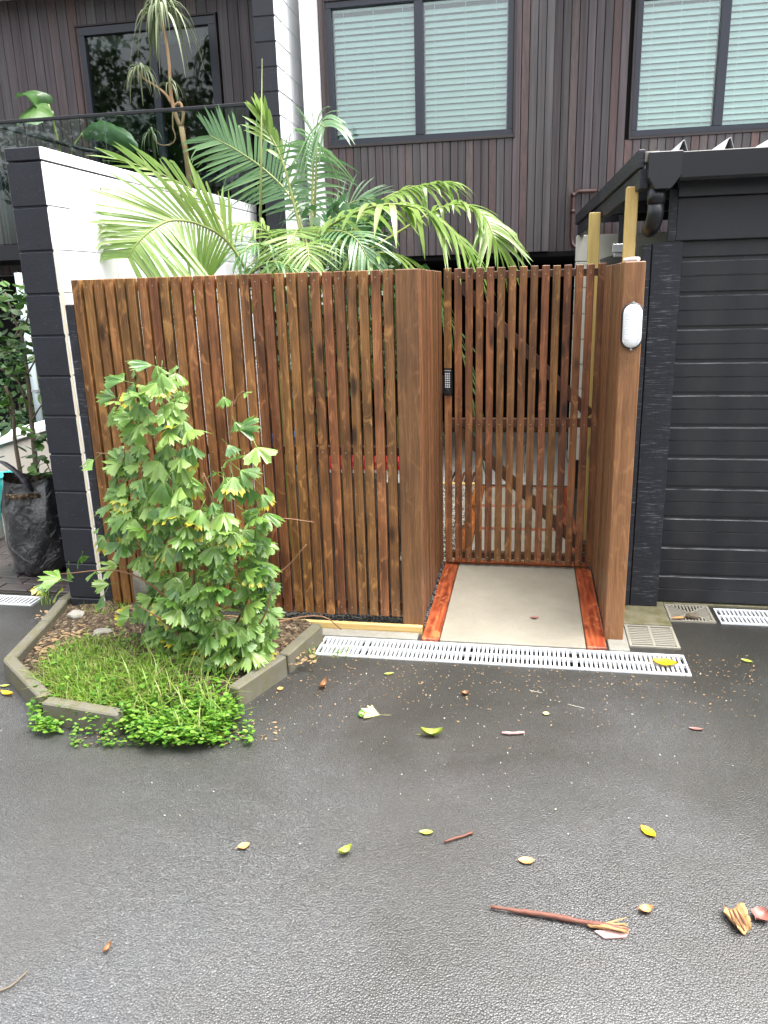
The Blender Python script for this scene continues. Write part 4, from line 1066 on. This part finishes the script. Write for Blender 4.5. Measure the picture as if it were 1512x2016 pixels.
def stalk(parent, pts, r0, r1, name='stem', mat='rachis'):
    c=catmull(pts,12); mb=MB(); mb.tube(c,[r0+(r1-r0)*i/11 for i in range(12)],8); return obj(name,mb,M[mat],parent)
# left palm
pa=thing('feather_palm','feather palm by the white wall with a frond arching left over the fence','palm',(-.98,.95,.01))
stalk(pa,[(-.98,.95,.01),(-.98,.95,.6),(-1.0,.95,1.2),yp(470,540,.95)],.035,.012)
frond(pa,[(500,560,.95),(450,478,.85),(395,443,.75),(340,434,.62),(300,452,.52),(268,482,.45),(252,508,.42)],46,.62,'palm_y',hang=.12,a0=(30,108),a1=(66,62),wid=.021,t0=.14,up=(0,-.95,.2),lift=.02)
frond(pa,[(480,560,.95),(455,470,1.05),(425,420,1.15),(370,370,1.2),(300,335,1.2),(230,312,1.15)],14,.40,'palm_y',hang=.12,a0=30,a1=10,wid=.024,t0=.2,up=(0,-.8,.6))
frond(pa,[(470,560,.9),(520,520,.8),(560,520,.75),(600,545,.7)],18,.28,'palm',hang=.5,a0=60,a1=25,wid=.016,t0=.1)
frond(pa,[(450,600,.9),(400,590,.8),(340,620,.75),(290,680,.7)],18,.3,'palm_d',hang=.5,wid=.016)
# middle palm
pb=thing('feather_palm','tall feather palm with two upright spear leaves in front of the white pilaster','palm',(-.80,1.7,.01))
stalk(pb,[(-.80,1.7,.01),(-.80,1.7,.8),yp(590,520,1.7)],.05,.02)
frond(pb,[(610,500,1.9),(575,395,2.05),(528,340,2.15),(470,298,2.2),(414,267,2.2)],32,.47,'palm',hang=.10,a0=66,a1=30,wid=.026,t0=.2,up=(-.2,-.85,.35),lift=.0)
frond(pb,[(612,500,1.8),(614,400,1.9),(617,320,1.95),(620,265,1.8),(626,243,1.55),(640,250,1.35)],36,.44,'palm',hang=.6,a0=72,a1=40,wid=.027,t0=.15,up=(0,-1,.25),lift=.05)
frond(pb,[(600,520,1.6),(592,470,1.45),(585,452,1.3),(575,480,1.1),(568,520,1.0),(566,560,.95)],32,.42,'palm_y',hang=.25,a0=68,a1=30,wid=.022,t0=.22,up=(0,-.35,.9),lift=.1)
frond(pb,[(585,530,1.5),(540,470,1.35),(500,440,1.25),(460,445,1.1)],16,.34,'palm_y',hang=.6,a0=58,a1=25,wid=.022,t0=.2)
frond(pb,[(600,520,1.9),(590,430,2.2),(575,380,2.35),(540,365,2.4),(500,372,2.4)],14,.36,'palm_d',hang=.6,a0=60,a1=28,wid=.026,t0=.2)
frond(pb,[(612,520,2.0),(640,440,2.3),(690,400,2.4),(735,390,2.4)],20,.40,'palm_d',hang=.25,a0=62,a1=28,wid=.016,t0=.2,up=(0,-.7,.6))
frond(pb,[(605,510,1.7),(560,330,1.9),(530,262,1.95),(512,225,1.9)],10,.34,'palm_y',hang=.25,a0=22,a1=8,wid=.034,t0=.35,up=(0,-.8,.5),both=(1,.4))
for a,c in (((512,520),(516,115)),((616,520),(627,195))):
    p0,p1=yp(*a,1.7),yp(*c,1.72); mb=MB(); mb.tube([p0,p0.lerp(p1,.5),p1],[.011,.008,.0015],6); obj('spear_leaf',mb,M['spear'],pb)
frond(pb,[(590,540,1.4),(620,480,1.25),(660,455,1.1),(700,470,.95),(725,510,.9)],22,.34,'palm',hang=.45,a0=66,a1=28,wid=.018,t0=.15,up=(0,-.4,.9))
frond(pb,[(580,545,1.3),(540,500,1.15),(505,480,1.0),(470,500,.9)],20,.32,'palm',hang=.4,a0=66,a1=28,wid=.016,t0=.15,up=(0,-.5,.85))
frond(pb,[(600,560,1.2),(600,500,1.05),(604,480,.9),(610,520,.75)],20,.34,'palm_y',hang=.4,a0=72,a1=35,wid=.017,t0=.15,up=(0,-.3,.95))
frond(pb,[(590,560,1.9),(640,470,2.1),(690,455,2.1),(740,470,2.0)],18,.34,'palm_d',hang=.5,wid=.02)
# right palm
pc=thing('feather_palm','feather palm with bright broad leaflets arching right above the gate','palm',(-.30,1.5,.01))
stalk(pc,[(-.30,1.5,.01),(-.34,1.5,.7),yp(640,540,1.5)],.05,.02)
frond(pc,[(600,500,1.5),(650,445,1.4),(710,415,1.3),(770,402,1.2),(830,413,1.25),(880,445,1.22),(915,485,1.2),(932,515,1.2)],26,.42,'palm_y',hang=.75,a0=78,a1=42,wid=.046,t0=.1,lift=.2)
frond(pc,[(650,520,1.6),(700,440,1.9),(750,395,2.0),(800,372,2.05),(850,362,2.05),(890,360,2.0)],24,.36,'palm_y',hang=.6,a0=68,a1=32,wid=.040,t0=.2)
frond(pc,[(680,520,1.6),(780,460,1.7),(850,418,1.75),(905,402,1.75),(950,422,1.7),(970,460,1.6),(982,488,1.58)],28,.38,'palm_y',hang=.5,a0=68,a1=30,wid=.036,t0=.3,lift=.25)
frond(pc,[(640,560,1.4),(690,515,1.2),(740,498,1.1),(790,505,1.15),(830,532,1.15),(850,560,1.15)],20,.34,'palm_y',hang=.7,a0=62,a1=28,wid=.042,t0=.1,lift=.2)
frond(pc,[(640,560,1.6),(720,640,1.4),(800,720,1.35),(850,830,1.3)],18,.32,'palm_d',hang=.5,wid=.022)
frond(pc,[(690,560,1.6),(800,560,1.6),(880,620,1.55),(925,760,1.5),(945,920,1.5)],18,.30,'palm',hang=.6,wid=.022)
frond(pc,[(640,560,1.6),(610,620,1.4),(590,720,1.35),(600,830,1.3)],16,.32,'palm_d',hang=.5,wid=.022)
frond(pc,[(620,550,1.4),(640,500,1.25),(665,480,1.15),(700,500,1.1),(730,560,1.1)],16,.26,'palm',hang=.8,wid=.018)
# low leafy plants behind the fence (uncountable green seen between slats)
def leafcloud(name,n,reg,mat,s0,s1,parent=None,stuff=True):
    mb=MB()
    for _ in range(n):
        c=Vector((U(*reg[0]),U(*reg[1]),U(*reg[2]))); s=U(s0,s1); d=Vector((U(-1,1),U(-1,1),U(-.6,.9))).normalized(); w=d.cross(Vector((U(-1,1),U(-1,1),U(-1,1)))).normalized()*s*.38
        mb.add([c-d*s*.5,c-d*s*.1+w,c+d*s*.5,c-d*s*.1-w],[(0,1,2,3)])
    o=obj(name,mb,mat,parent); return tag(o,kind='stuff') if stuff else o
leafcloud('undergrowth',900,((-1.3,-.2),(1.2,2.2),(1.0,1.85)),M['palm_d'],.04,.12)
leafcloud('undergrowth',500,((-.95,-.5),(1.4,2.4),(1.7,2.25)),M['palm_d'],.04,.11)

# ------------------------------------------------------------------ dracaena and broad-leaf plant on the deck
dy=3.45
dr=thing('dragon_tree','spindly dragon tree with drooping strap leaves behind the deck glass','tree',(-2.5,dy,2.15))
def DP(px_,py_,y=dy): return yp(px_,py_,y)
mb=MB(); mb.tube([(DP(375,370).x,dy,2.3),DP(375,370),DP(366,300),DP(357,250)],[.026,.026,.024,.024],10)
obj('trunk',mb,M['tanbark'],dr)
def limb(pts,r0,r1,mat='tanbark'):
    c=catmull([DP(*p) for p in pts],12); mb=MB(); mb.tube(c,[r0+(r1-r0)*i/11 for i in range(12)],7); return obj('branch',mb,M[mat],dr)
limb([(357,252),(348,232),(341,208),(336,180),(333,120),(325,70),(318,22)],.021,.011)
limb([(358,250),(361,225),(355,203),(346,206),(341,212)],.015,.012)
limb([(338,205),(330,190),(318,178),(300,165),(283,155),(277,140)],.014,.007)
limb([(341,215),(340,250),(346,270),(338,284),(318,286),(306,278),(300,266)],.007,.005)
def rosette(px_,py_,n,L,w,seed):
    rs=random.Random(seed); c=DP(px_,py_)
    for k in range(n):
        a=rs.uniform(0,6.283); el_=rs.uniform(.0,1.35); Ll=L*rs.uniform(.7,1.1); d=Vector((math.cos(a)*math.cos(el_),math.sin(a)*math.cos(el_)*.8,math.sin(el_)))
        mb=MB(); vs=[]; g_=rs.uniform(.75,1.35); wd=Vector((-math.sin(a),math.cos(a),0))
        for j in range(8):
            s=j/7; p=c+d*(Ll*s*(1-.35*s))+Vector((0,0,-1))*(g_*Ll*s*s)*.85; ww=w*(.6+.9*s-1.4*s*s); ww=max(ww,.001); vs+=[p-wd*ww*.5,p+wd*ww*.5+Vector((0,-.004,0))]
        mb.add(vs,[(2*j,2*j+1,2*j+3,2*j+2) for j in range(7)],0,True); obj('leaf',mb,M['strap'],dr,origin=c)
rosette(318,22,56,.50,.030,1); rosette(276,138,32,.30,.024,2); rosette(298,262,18,.22,.02,3); rosette(333,165,14,.24,.02,4); rosette(318,2,24,.42,.028,8)
bp=thing('broad_leaf_plant','plant with big drooping shield leaves on long stalks behind the wall top','plant',(-3.6,3.35,2.15))
def bigleaf(stk, tip, hw, seed):
    c=catmull([yp(*p) for p in stk],12); mb=MB(); mb.tube(c,[.016-.008*i/11 for i in range(12)],7); s=obj('stalk',mb,M['rachis'],bp)
    rib=catmull([c[-1]]+[yp(*p) for p in tip],11); rs=random.Random(seed); mb=MB(); vs=[]
    for i,p in enumerate(rib):
        s_=i/10; w=hw*math.sin(math.pi*min(1,(s_*.88+.10)))**.7*(1+.06*math.sin(i*3)); T=(rib[min(i+1,10)]-rib[max(i-1,0)]).normalized(); sd=T.cross(Vector((0,-1,.35))).normalized()
        for f in (-1,-.5,0,.5,1): vs.append(p+sd*w*f+Vector((0,.02,-.06))*abs(f)*w/hw+Vector((0,0,.012*math.sin(i*2+f*5))))
    mb.add(vs,[(i*5+j,i*5+j+1,i*5+j+6,i*5+j+5) for i in range(10) for j in range(4)],0,True)
    obj('leaf',mb,M['broad'],bp)
bigleaf([(122,330,3.35),(112,270,3.35),(95,205,3.35)],[(75,188,3.3),(50,185,3.2),(35,182,3.1)],.12,1)
bigleaf([(122,330,3.35),(112,270,3.35),(96,206,3.35)],[(75,206,3.25),(55,225,3.1),(42,243,3.0)],.15,4)
bigleaf([(140,330,3.35),(146,290,3.35),(163,262,3.35)],[(185,243,3.3),(215,248,3.25),(250,270,3.2),(270,292,3.2)],.09,2)

# ------------------------------------------------------------------ grow bag with shrub, pot, hedge on the left
bg_=thing('grow_bag','shiny black plastic grow bag with carrying straps beside the black wall end','grow bag',(-2.53,.60,.02))
bm=bmesh.new(); ringsn=26; seg=48; vv=[]; rs=random.Random(4)
for i in range(ringsn):
    t=i/(ringsn-1); z=.02+.62*t
    r=.175+.035*math.sin(math.pi*min(1,t*1.05))-.015*t
    if t<.1: r*= .86+.14*(t/.1)
    row=[]
    for k in range(seg):
        a=2*math.pi*k/seg
        wr=.010*math.sin(4*a+4*t+1.5*math.sin(4*t))+.005*math.sin(7*a-9*t)+.006*math.sin(2*a+17*t)*(1-t)+rs.uniform(-.0012,.0012)
        row.append(bm.verts.new(((r+wr)*math.cos(a)*1.02,(r+wr)*math.sin(a)*.9,z-.02+.02*math.sin(a*2+1)*t)))
    vv.append(row)
for i in range(ringsn-1):
    for k in range(seg):
        f=bm.faces.new((vv[i][k],vv[i][(k+1)%seg],vv[i+1][(k+1)%seg],vv[i+1][k])); f.smooth=True
bm.faces.new(vv[0][::-1])
me=D.meshes.new('bag_body'); bm.to_mesh(me); bm.free(); me.materials.append(M['bag']); put('bag_body',me,bg_,(-2.53,.60,.02))
mb=MB(); mb.tube([(-2.53,.60,.53),(-2.53,.60,.56)],[.17,.165],20); obj('potting_soil',mb,M['soil'],bg_)
def strapband(pts,w=.034):
    c=catmull(pts,14); mb=MB(); vs=[]
    for p in c: vs+=[p+Vector((-w*.3,-w*.4,0)),p+Vector((w*.3,w*.4,0)),p+Vector((w*.3,w*.4,-.004)),p+Vector((-w*.3,-w*.4,-.004))]
    mb.add(vs,[(4*i+a,4*i+b_,4*i+4+b_,4*i+4+a) for i in range(13) for a,b_ in ((0,1),(1,2),(2,3),(3,0))],0,True); return obj('strap',mb,M['sawn'],bg_)
strapband([(-2.72,.50,.42),(-2.72,.48,.60),(-2.68,.46,.74),(-2.58,.44,.76),(-2.47,.43,.68),(-2.42,.44,.58)])
strapband([(-2.70,.40,.46),(-2.73,.44,.60),(-2.72,.52,.74),(-2.70,.6,.76)])
sb_=thing('potted_shrub','twiggy shrub with glossy oval leaves growing from the grow bag','shrub',(-2.53,.6,.56))
random.seed(31)
tips=[]
def twig(pts,r0,r1,name='branch',leaves=True):
    c=catmull([yp(*p) for p in pts],12); mb=MB(); mb.tube(c,[r0+(r1-r0)*i/11 for i in range(12)],7); obj(name,mb,M['bark'],sb_)
    if leaves: tips.extend(c[5:])
twig([(75,955,.6),(66,870,.6),(60,800,.6),(52,720,.6),(40,640,.6)],.017,.009,'trunk',False)
twig([(45,955,.6),(30,870,.6),(25,800,.58),(10,760,.58)],.014,.008,'trunk',False)
twig([(52,720,.6),(45,670,.6),(25,620,.6),(10,575,.6)],.010,.004); twig([(45,660,.6),(55,620,.55),(60,570,.5)],.007,.003)
twig([(55,810,.6),(35,750,.55),(0,725,.5)],.008,.004); twig([(62,830,.6),(80,800,.5),(95,790,.5)],.006,.003); twig([(66,870,.6),(85,860,.5),(98,880,.5)],.006,.003)
twig([(40,640,.6),(20,680,.55),(-10,700,.5)],.006,.003); twig([(70,920,.58),(85,900,.5),(100,930,.45)],.006,.003); twig([(52,740,.6),(75,700,.5),(85,690,.5)],.006,.003); twig([(28,830,.6),(15,800,.55),(5,790,.5)],.006,.003)
mb=MB(); vs=[]
for j in range(7):
    s=j/6; w=.32*math.sin(math.pi*min(.999,s**.8*.96+.03)); vs+=[(-w,s,.10*w),(0,s,-.03*s*s),(w,s,.10*w)]
mb.add(vs,[q for j in range(6) for q in ((j*3,j*3+1,j*3+4,j*3+3),(j*3+1,j*3+2,j*3+5,j*3+4))],0,True); ovm=mb.mesh('leaf',M['shrubleaf'])
mb=MB(); mb.v=[];
for i in range(190):
    if i<150:
        px_,py_=(U(-10,62),U(560,690)) if i<95 else ((U(-10,60),U(690,745)) if i<115 else ((U(0,60),U(800,860)) if i<130 else (U(40,105),U(860,950))))
        p=yp(px_,py_,.5+U(-.1,.2))
    else: p=tips[i%len(tips)]+Vector((U(-.03,.03),U(-.03,.03),U(-.02,.03)))
    o=put('leaf',ovm,sb_,p,rot=(U(-.7,.9),U(-.6,.6),U(0,6.3)),scale=[U(.05,.095)]*3)
tp=thing('plant_pot','small teal plastic pot on the paving behind the grow bag','pot',(-3.0,1.3,0))
a=yp(12,945,1.2); a.z-=.03; mb=MB(); mb.tube([(a.x,1.2,.015),(a.x,1.2,a.z),(a.x,1.2,a.z+.06)],[.07,.09,.095],18); obj('pot',mb,M['teal'],tp); mb=MB(); mb.tube([(a.x,1.2,a.z+.061),(a.x,1.2,a.z+.075)],.102,18); obj('rim',mb,M['teal'],tp)
hd=thing('hedge','dense green hedge behind the low cream wall','hedge',(-3.9,3.2,0))
leafcloud('foliage',1800,((-4.6,-3.45),(2.6,3.8),(.3,1.25)),M['hedge'],.04,.09,hd,False)
for x in (-4.4,-4.0,-3.65):
    mb=MB(); mb.tube([(x,3.2,0),(x+.03,3.2,.7)],[.02,.01],6); obj('stem',mb,M['bark'],hd)

# ================================================================== litter on the asphalt
def flatleaf(px_,py_,L,w,ang,mat,label,name='fallen_leaf',cat='leaf',curl=.12,shape='oval',stalk=True,group=None):
    c=gp(px_,py_); mb=MB(); n=9; vs=[]; rs=random.Random(int(px_*7+py_))
    for j in range(n):
        s=j/(n-1)
        if shape=='oval': hw=w*.5*math.sin(math.pi*min(.995,s*.98+.01))**.75
        elif shape=='lobed': hw=w*.5*abs(math.sin(math.pi*s))**.6*(1 if j%3 else .35)
        else: hw=w*.5*(s**.6 if s<.85 else (1-s)*5+.2)
        hw*=1+rs.uniform(-.1,.1); x=(s-.5)*L
        for f in (-1,-.5,0,.5,1):
            vs.append((x, f*hw, .0025+curl*w*(abs(f)**1.6)*.5+.06*L*curl*(2*s-1)**2*4+(0.002 if f else 0)))
    m_=len(vs); vs+= [(v[0],v[1],v[2]-.0012) for v in vs]
    fs=[(j*5+k,j*5+k+5,j*5+k+6,j*5+k+1) for j in range(n-1) for k in range(4)]
    mb.add(vs,[f[::-1] for f in fs]+[tuple(i+m_ for i in f) for f in fs],0,True)
    if stalk: mb.tube([(-L*.5,0,.004),(-L*.62,.01*L,.005),(-L*.75,.04*L,.003)],[.0012,.001,.0008],5)
    me=mb.mesh(name,mat); o=put(name,me,None,(c.x,c.y,.0012),rot=(0,0,ang)); return tag(o,label,cat,group)
def fanlitter(px_,py_,s_,ang,mat,label):
    c=gp(px_,py_); l=fanleaf(int(px_)); l.v=[(v[0],v[1],abs(v[2])*.5+.01) for v in l.v]; me=l.mesh('fallen_leaf',mat)
    return tag(put('fallen_leaf',me,None,(c.x,c.y,.001),rot=(0,0,ang),scale=(s_,s_,s_)),label,'leaf')
o=flatleaf(1308,1311,.105,.072,-.2,M['l_yellow'],'bright yellow leaf lying across the white channel drain',curl=.25); o.location.z=.008
fanlitter(748,1408,.085,1.5,M['l_pale'],'pale lobed leaf with a long stalk on the asphalt below the drain')
flatleaf(712,1409,.055,.026,1.75,M['l_green'],'small fresh green leaf beside the pale lobed leaf',stalk=False,curl=.3)
flatleaf(637,1353,.075,.028,1.45,M['l_brown'],'curled brown leaf near the right kerb end',curl=.9)
flatleaf(916,1368,.035,.026,.4,M['l_brown'],'small brown leaf scrap below the entrance slab',curl=.6,stalk=False)
flatleaf(850,1449,.085,.036,.1,M['l_lime'],'curled olive yellow leaf standing on its edge mid asphalt',curl=.9)
flatleaf(1075,1407,.026,.026,1.2,M['l_pale'],'tiny pale yellow leaf below the drain',stalk=False)
flatleaf(1276,1640,.062,.034,-.9,M['l_yellow'],'clean yellow oval leaf alone on the right asphalt',stalk=False,curl=.15)
flatleaf(839,1641,.045,.022,.1,M['l_lime'],'small lime leaf beside the short dark twig',stalk=False)
flatleaf(680,1681,.048,.026,.8,M['l_lime'],'folded olive leaf left of the short dark twig',curl=.9,stalk=False)
flatleaf(480,1668,.040,.028,.6,M['l_orange'],'small orange leaf on the left middle asphalt')
flatleaf(1036,1697,.050,.030,.1,M['l_orange'],'orange leaf above the long red twig',stalk=False)
flatleaf(1271,1795,.042,.028,.3,M['l_orange'],'pale orange leaf beyond the frayed end of the long twig',curl=.5,stalk=False)
flatleaf(1497,1808,.055,.05,.8,M['l_red'],'dull red leaf at the right edge beside the torn bark',curl=.4,stalk=False)
flatleaf(1370,1437,.052,.018,-.1,M['l_red'],'narrow red leaf on the far right asphalt',stalk=False)
flatleaf(1470,1303,.05,.026,-.5,M['l_lime'],'lime leaf on the asphalt before the garage drain',stalk=False)
flatleaf(14,1368,.07,.03,-.2,M['l_yellow'],'yellow brown leaf at the left edge outside the kerb',curl=.4,stalk=False)
flatleaf(10,1352,.045,.02,.3,M['l_lime'],'small lime leaf just above the yellow brown one outside the kerb',stalk=False)
flatleaf(212,1871,.034,.016,1.5,M['l_brown'],'tiny dark brown leaf in the lower left asphalt',stalk=False,curl=.7)
flatleaf(766,1328,.045,.018,.4,M['l_lime'],'thin olive leaf just below the channel drain',stalk=False)
flatleaf(552,1358,.03,.03,.6,M['l_orange'],'small orange leaf against the right kerb stone',stalk=False)
fanlitter(445,1447,.09,2.2,M['l_lime'],'large lime leaf lying among clover outside the bed')
flatleaf(1052,1224,.045,.022,.2,M['l_red'],'small red leaf on the concrete at the cedar post foot',stalk=False).location.z=.02
flatleaf(1335,1222,.07,.025,.25,M['l_orange'],'yellow brown leaf against the fanned drain grate',stalk=False).location.z=.012
rk=gp(1362,1219); tag(rock('debris_clump',(rk.x,rk.y,.018),(.035,.022,.016),M['bark'],'dark clump of wet debris on the fanned drain grate','debris',None,2))
def stick(pts,r0,r1,mat,label,name='fallen_twig',n=10,seed=0,parts=None):
    rs=random.Random(seed); c=catmull([gp(*p) for p in pts],n); 
    t=thing(name,label,'twig',(c[0].x,c[0].y,0)) if parts else None
    mb=MB(); mb.tube([(p.x,p.y,max(r0,r1)+.001+rs.uniform(0,.003)) for p in c],[(r0+(r1-r0)*i/(n-1))*rs.uniform(.8,1.25) for i in range(n)],7)
    o=obj('stick' if parts else name,mb,mat,t,origin=(c[0].x,c[0].y,0)); return (t if parts else tag(o,label,'twig'))
lt=stick([(966,1791),(1010,1798),(1045,1803),(1100,1812),(1160,1824),(1236,1838)],.0045,.0085,M['twig'],'long reddish twig with a frayed end on the near asphalt',n=22,seed=3,parts=True)
mb=MB(); rs=random.Random(8)
for k in range(13):
    a=gp(1165+rs.uniform(-10,10),1826+rs.uniform(-4,4)); c=gp(1238+rs.uniform(-12,4),1832+rs.uniform(-14,16)); mb.tube([(a.x,a.y,.010),((a.x+c.x)/2,(a.y+c.y)/2,.012+rs.uniform(0,.008)),(c.x,c.y,.006+rs.uniform(0,.02))],[.003,.0035,.001],5)
obj('frayed_end',mb,M['peel'],lt)
mb=MB(); a=[gp(*p) for p in ((1170,1836),(1200,1832),(1238,1838),(1232,1848),(1190,1850))]; mb.add([(p.x,p.y,.006) for p in a]+[(p.x,p.y,.002) for p in a],[(4,3,2,1,0)]+[(i,(i+1)%5,5+(i+1)%5,5+i) for i in range(5)]); obj('bark_flap',mb,M['pinkw'],lt)
stick([(875,1661),(900,1653),(930,1643)],.0035,.0045,M['twig'],'short dark twig on the middle asphalt',seed=5)
stick([(-20,1962),(25,1942),(55,1915)],.003,.002,M['bark'],'thin grey stick at the lower left edge',seed=6)
stick([(988,1446),(1010,1447),(1032,1445)],.006,.005,M['pinkw'],'stubby pink wood splinter below the entrance slab',seed=7)
stick([(1118,1388),(1150,1396)],.0014,.001,M['petal'],'pale thin straw on the asphalt right of the splinter',seed=8)
stick([(1042,1360),(1066,1366)],.0014,.001,M['petal'],'pale thin straw just below the middle of the channel drain',seed=9)
# torn strip of bark: a curved shell
bt=thing('torn_bark','torn curl of orange brown bark on the near right asphalt','bark',(*gp(1452,1818)[:2],0))
a=gp(1438,1792); c=gp(1466,1842); ax=(c-a); L=ax.length; ax.normalize(); sd_=Vector((-ax.y,ax.x,0)); mb=MB(); vs=[]; rs=random.Random(11)
for i in range(13):
    s=i/12
    for k in range(9):
        f=-1+2*k/8; w=.026*(1+.25*math.sin(s*5))*(1 if abs(f)<.9 else rs.uniform(.8,1.1)); p=a+ax*(L*s+rs.uniform(-.004,.004))+sd_*w*f; vs.append((p.x,p.y,.004+.022*f*f+.004*math.sin(s*9)+rs.uniform(0,.002)))
nv=len(vs); vs+=[(v[0],v[1],max(.001,v[2]-.004)) for v in vs]
fs=[(i*9+k,i*9+k+1,i*9+k+10,i*9+k+9) for i in range(12) for k in range(8)]
edge=[k for k in range(9)]+[i*9+8 for i in range(1,13)]+[12*9+k for k in range(7,-1,-1)]+[i*9 for i in range(11,0,-1)]
mb.add(vs,[f[::-1] for f in fs]+[tuple(q+nv for q in f) for f in fs]+[(edge[i],edge[(i+1)%len(edge)],edge[(i+1)%len(edge)]+nv,edge[i]+nv) for i in range(len(edge))],0,True)
obj('curl',mb,M['peel'],bt)
for k in range(3):
    f=(-.5,.05,.6)[k]; mb=MB(); mb.tube([a+sd_*.02*f+ax*L*.1+Vector((0,0,.012)),a+sd_*.024*f+ax*L*.55+Vector((0,0,.010)),a+sd_*.02*f+ax*L*.95+Vector((0,0,.012))],[.002,.003,.0015],5); obj('fibre',mb,M['twig'],bt)

# ================================================================== trees across the drive, behind the camera (mirrored in the panes)
def tree(x,y,h,r,label,seed):
    rs=random.Random(seed); t=thing('street_tree',label,'tree',(x,y,0))
    mb=MB(); mb.tube([(x,y,0),(x+.1,y,h*.3),(x-.1,y+.1,h*.6)],[.22,.17,.08],9)
    for k in range(6):
        a=rs.uniform(0,6.28); mb.tube([(x,y,h*(.3+.05*k)),(x+math.cos(a)*r*.6,y+math.sin(a)*r*.6,h*(.5+.06*k))],[.07,.02],6)
    obj('trunk',mb,M['bark'],t)
    mb=MB(); cl=[(Vector((rs.gauss(0,.45)*r,rs.gauss(0,.45)*r,h*.62+rs.gauss(0,.17)*h)),rs.uniform(.35,.7)*r*.6) for _ in range(26)]
    for _ in range(5200):
        c,cr=cl[rs.randrange(26)]; d=Vector((rs.gauss(0,1),rs.gauss(0,1),rs.gauss(0,1))).normalized(); p=Vector((x,y,0))+c+d*cr*rs.uniform(.5,1)
        u=Vector((rs.uniform(-1,1),rs.uniform(-1,1),rs.uniform(-1,.4))).normalized(); w=u.cross(d)
        if w.length<.05: continue
        w.normalize(); s=rs.uniform(.09,.2); mb.add([p-u*s,p+w*s*.5,p+u*s,p-w*s*.5],[(0,1,2,3)])
    obj('crown',mb,M['treeleaf'],t)
tree(-12.5,-14,9.5,3.2,'broad leafy tree furthest left across the drive, mirrored at the door edge',7)
tree(-8.3,-13,8.5,3.0,'dark leafy tree across the drive mirrored in the deck door',1)
tree(9.5,-14,8.5,2.4,'leafy tree across the drive mirrored in the window above the carport',3)
